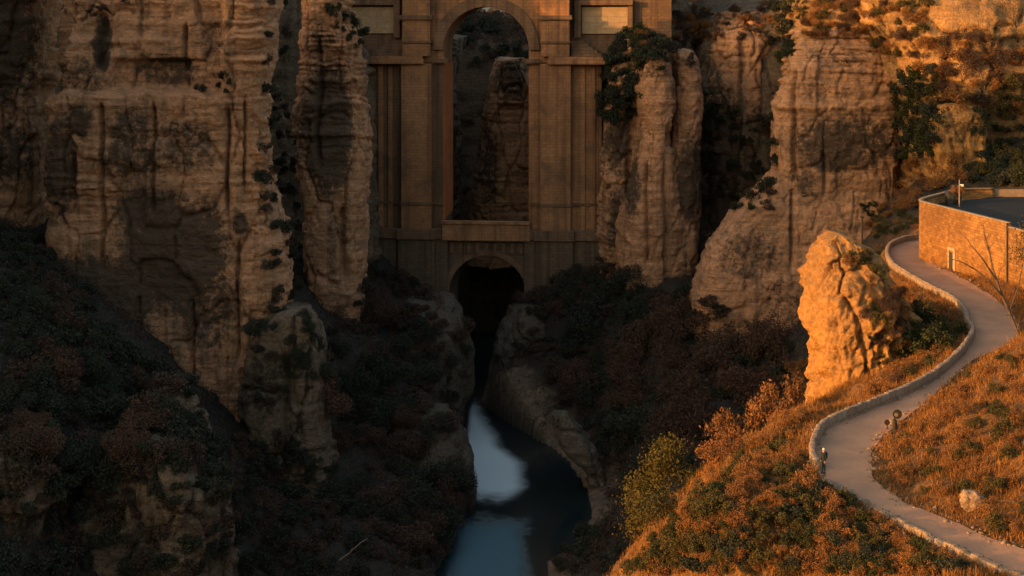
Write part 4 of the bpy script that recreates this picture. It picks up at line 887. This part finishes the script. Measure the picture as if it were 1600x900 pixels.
m = MB(); m.tube([(0, 0, .1), (1.2, -.5, .25), (2.6, -1.3, .2), (3.6, -1.9, .15)], [.06, .055, .04, .02], 6)
tag(m.obj('fallen_branch', M['bark'], None, loc=(bx + .8, by - .5, float(H(bx + 1.5, by - 1)))), 'thin fallen branch in the grass right of the pale boulder', 'branch')
q, _, _ = hit(552, 875); m = MB(); m.tube([(-2.2, 0, -.3), (-.4, -.2, 1.0), (1.0, .1, 2.2), (1.9, .3, 2.7)], [.09, .08, .06, .03], 6); m.tube([(-.4, -.2, 1.0), (.2, -.6, 1.9)], [.05, .02], 5)
tag(m.obj('dead_branch', M['coping'], None, loc=q + (0, -1.5, .4)), 'pale dead branch sticking out over the dark left bank', 'branch')
# way marker: thick post with a round board, and a small round marker beside it
x, y = onplane(1398, 676, PZ); wp_ = bpy.data.objects.new('marker_post', None); C.objects.link(wp_); wp_.location = (x, y, PZ)
tag(wp_, 'thick timber post with a round board on its head at the inner path edge', 'post')
m = MB(); m.tube([(0, 0, -.2), (0, 0, .95), (.02, 0, 1.02)], [.19, .17, .12], 10); m.obj('post', M['wood'], wp_)
def disc(m, cx, cz, r0, y0, y1, n=18): m.prism([(cx + r0 * math.cos(2 * math.pi * i / n), cz + r0 * math.sin(2 * math.pi * i / n)) for i in range(n)], y0, y1)
m = MB(); disc(m, .2, 1.42, .36, -.06, .06); bd = m.obj('round_board', M['wood'], wp_, .015)
m = MB(); disc(m, .1, 1.40, .15, -.085, -.0605); m.obj('plaque', M['coping'], bd)
m = MB(); m.box(-.05, .05, -.05, .05, .9, 1.3); m.obj('neck', M['wood'], wp_)
x, y = onplane(1386, 670, PZ); sm = bpy.data.objects.new('small_marker', None); C.objects.link(sm); sm.location = (x, y, PZ)
tag(sm, 'small round dark marker on a thin stake left of the timber post', 'marker')
m = MB(); disc(m, 0, .5, .22, -.04, .04); m.obj('disc', M['wood'], sm, .01); m = MB(); m.tube([(0, 0, -.2), (.02, 0, .3)], [.04, .035], 6); m.obj('stake', M['wood'], sm)
m = MB(); m.tube([(0, 0, -.6), (0, 0, 3.6)], [.14, .12], 8); m.box(-.2, .2, -.2, .2, 3.6, 3.75); tag(m.obj('timber_post', M['wood'], None, loc=P(1347, 392, 170)), 'upright grey timber post on the crest behind the golden rock', 'post')
def house(loc, w, d_, h, label, group=None, rz=0):
    e = bpy.data.objects.new('white_house', None); C.objects.link(e); e.location = loc; e.rotation_euler = (0, 0, rz)
    m = MB(); m.box(-w / 2, w / 2, -d_ / 2, d_ / 2, -3, h); m.obj('wall', M['white'], e)
    m = MB(); m.prism([(-w / 2 - .3, h + .003), (w / 2 + .3, h + .003), (0, h + 1.6)], -d_ / 2 - .3, d_ / 2 + .3); m.obj('roof', M['tile'], e)
    for i in range(max(2, int(w / 3))):
        m = MB(); cx = -w / 2 + (i + .5) * w / max(2, int(w / 3)); m.box(cx - .4, cx + .4, -d_ / 2 - .05, -d_ / 2 - .004, h * .45, h * .45 + 1.3); m.obj('window', M['metal_dark'], e)
    return tag(e, label, 'house', group)
for i, px in enumerate((735, 747, 758, 770, 783, 797)):
    q, _, nm_ = hit(px, 27 + (i % 2) * 2)
    if q is not None and nm_.startswith('hill'): house((q[0], q[1] + 4, q[2] - .5), 2.6 + (i % 3) * .5, 5, 2.2 + (i * 7 % 3) * .7, f'{ORD[i]} tiny white house from the left on the far hilltop seen through the arch', 'white houses seen through the arch', .2 * (i % 3) - .2)
q, _, _ = hit(1082, 22)
if q is not None: house((q[0], q[1] + 3, q[2] - .6), 5, 5, 3.2, 'small pale house at the clifftop right of the bridge')

# ------------------------------------------------------------------ person at the gap in the wall
def person(loc, rz, label):
    root = bpy.data.objects.new('person', None); C.objects.link(root); root.location = loc; root.rotation_euler = (0, 0, rz)
    V = []; E = []; R_ = []
    def add(p, r, parent=None):
        V.append(p); R_.append(r); i = len(V) - 1
        if parent is not None: E.append((parent, i))
        return i
    pel = add((0, 0, .95), (.155, .115)); wa = add((0, 0, 1.1), (.14, .105), pel); ch = add((0, .01, 1.3), (.175, .12), wa); sh = add((0, .01, 1.42), (.12, .09), ch); nk = add((0, -.005, 1.5), (.055, .055), sh); hd = add((0, -.015, 1.6), (.078, .09), nk); tp = add((0, -.01, 1.7), (.068, .08), hd)
    add((0, -.1, 1.6), (.018, .018), hd)
    for s in (-1, 1):
        add((s * .078, .0, 1.605), (.012, .02), hd)
        so = add((s * .18, .01, 1.4), (.06, .06), sh); el = add((s * .235, .03, 1.13), (.045, .045), so); wr = add((s * .22, -.06, .9), (.03, .03), el); pa = add((s * .215, -.085, .83), (.036, .02), wr)
        for k, (dx, ln) in enumerate(((-.024, .07), (-.008, .08), (.009, .075), (.024, .06))):
            f1 = add((s * .215 + dx, -.105, .785), (.009, .009), pa); add((s * .215 + dx, -.1, .785 - ln * .8), (.008, .008), f1)
        th = add((s * .185, -.115, .83), (.01, .01), pa); add((s * .178, -.13, .795), (.009, .009), th)
        hp = add((s * .095, 0, .88), (.1, .1), pel); kn = add((s * .11, -.015 * s, .49), (.062, .065), hp); an = add((s * .115, .02, .1), (.042, .045), kn); fo = add((s * .125, -.12, .035), (.042, .032), an)
    me = bpy.data.meshes.new('body'); me.from_pydata(V, E, []); o = bpy.data.objects.new('body', me); C.objects.link(o)
    sk = o.modifiers.new('skin', 'SKIN'); ss = o.modifiers.new('sub', 'SUBSURF'); ss.levels = 2; ss.render_levels = 2
    for i, q in enumerate(me.skin_vertices[0].data): q.radius = R_[i]; q.use_root = (i == 0)
    bpy.context.view_layer.update(); ev = o.evaluated_get(bpy.context.evaluated_depsgraph_get()); m2 = bpy.data.meshes.new_from_object(ev)
    o.modifiers.clear(); o.data = m2; o.parent = root; o.name = 'body'
    for mt in (M['skin'], M['jacket'], M['trousers']): m2.materials.append(mt)
    for p in m2.polygons:
        z = p.center.z; x = abs(p.center.x); p.use_smooth = True
        p.material_index = 0 if z > 1.49 or (z < .9 and x > .17 and z > .65) else (1 if z > .88 or (x > .17 and z > .8) else 2)
    bm = bmesh.new(); bmesh.ops.create_uvsphere(bm, u_segments=20, v_segments=12, radius=1)
    for q in bm.verts: q.co = Vector((q.co.x * .092, q.co.y * .108 + .012, q.co.z * .1 + 1.675 if q.co.z > -.2 else q.co.z * .05 + 1.66))
    h = bpy.data.meshes.new('cap'); bm.to_mesh(h); bm.free(); h.materials.append(M['cap']); link('cap', h, root)
    m = MB(); m.prism([(-.14, 1.05), (.14, 1.05), (.15, 1.4), (.1, 1.46), (-.1, 1.46), (-.15, 1.4)], .135, .26); m.obj('backpack', M['jacket'], root, .03)
    for s in (-1, 1):
        m = MB(); m.box(s * .125 - .05, s * .125 + .05, -.17, .075, 0, .09, .012); m.obj('shoe', M['metal_dark'], root, .015)
        m = MB(); m.tube([(s * .03, -.1, 1.63), (s * .03, -.112, 1.63)], [.012, .01], 8); m.obj('eye', M['metal_dark'], root)
    m = MB(); m.box(-.025, .025, -.103, -.09, 1.555, 1.565); m.obj('mouth', M['lip'], root)
    return tag(root, label, 'person')
M['skin'] = plain('skin', (.45, .27, .19), .6, .08, 4, 0); M['jacket'] = plain('black cloth', (.016, .017, .02), .95, .2, 8, .2); M['trousers'] = plain('dark grey cloth', (.022, .023, .027), .95, .2, 8, .2)
M['cap'] = plain('pale knit cap', (.5, .48, .44), .95, .1, 20, .3); M['lip'] = plain('lips', (.28, .12, .10), .6, .05, 4, 0)
x, y = onplane(1287, 740, PZ); person((x, y, PZ + .03), math.radians(-60), 'person in dark clothes and a pale cap standing at the gap in the low wall')
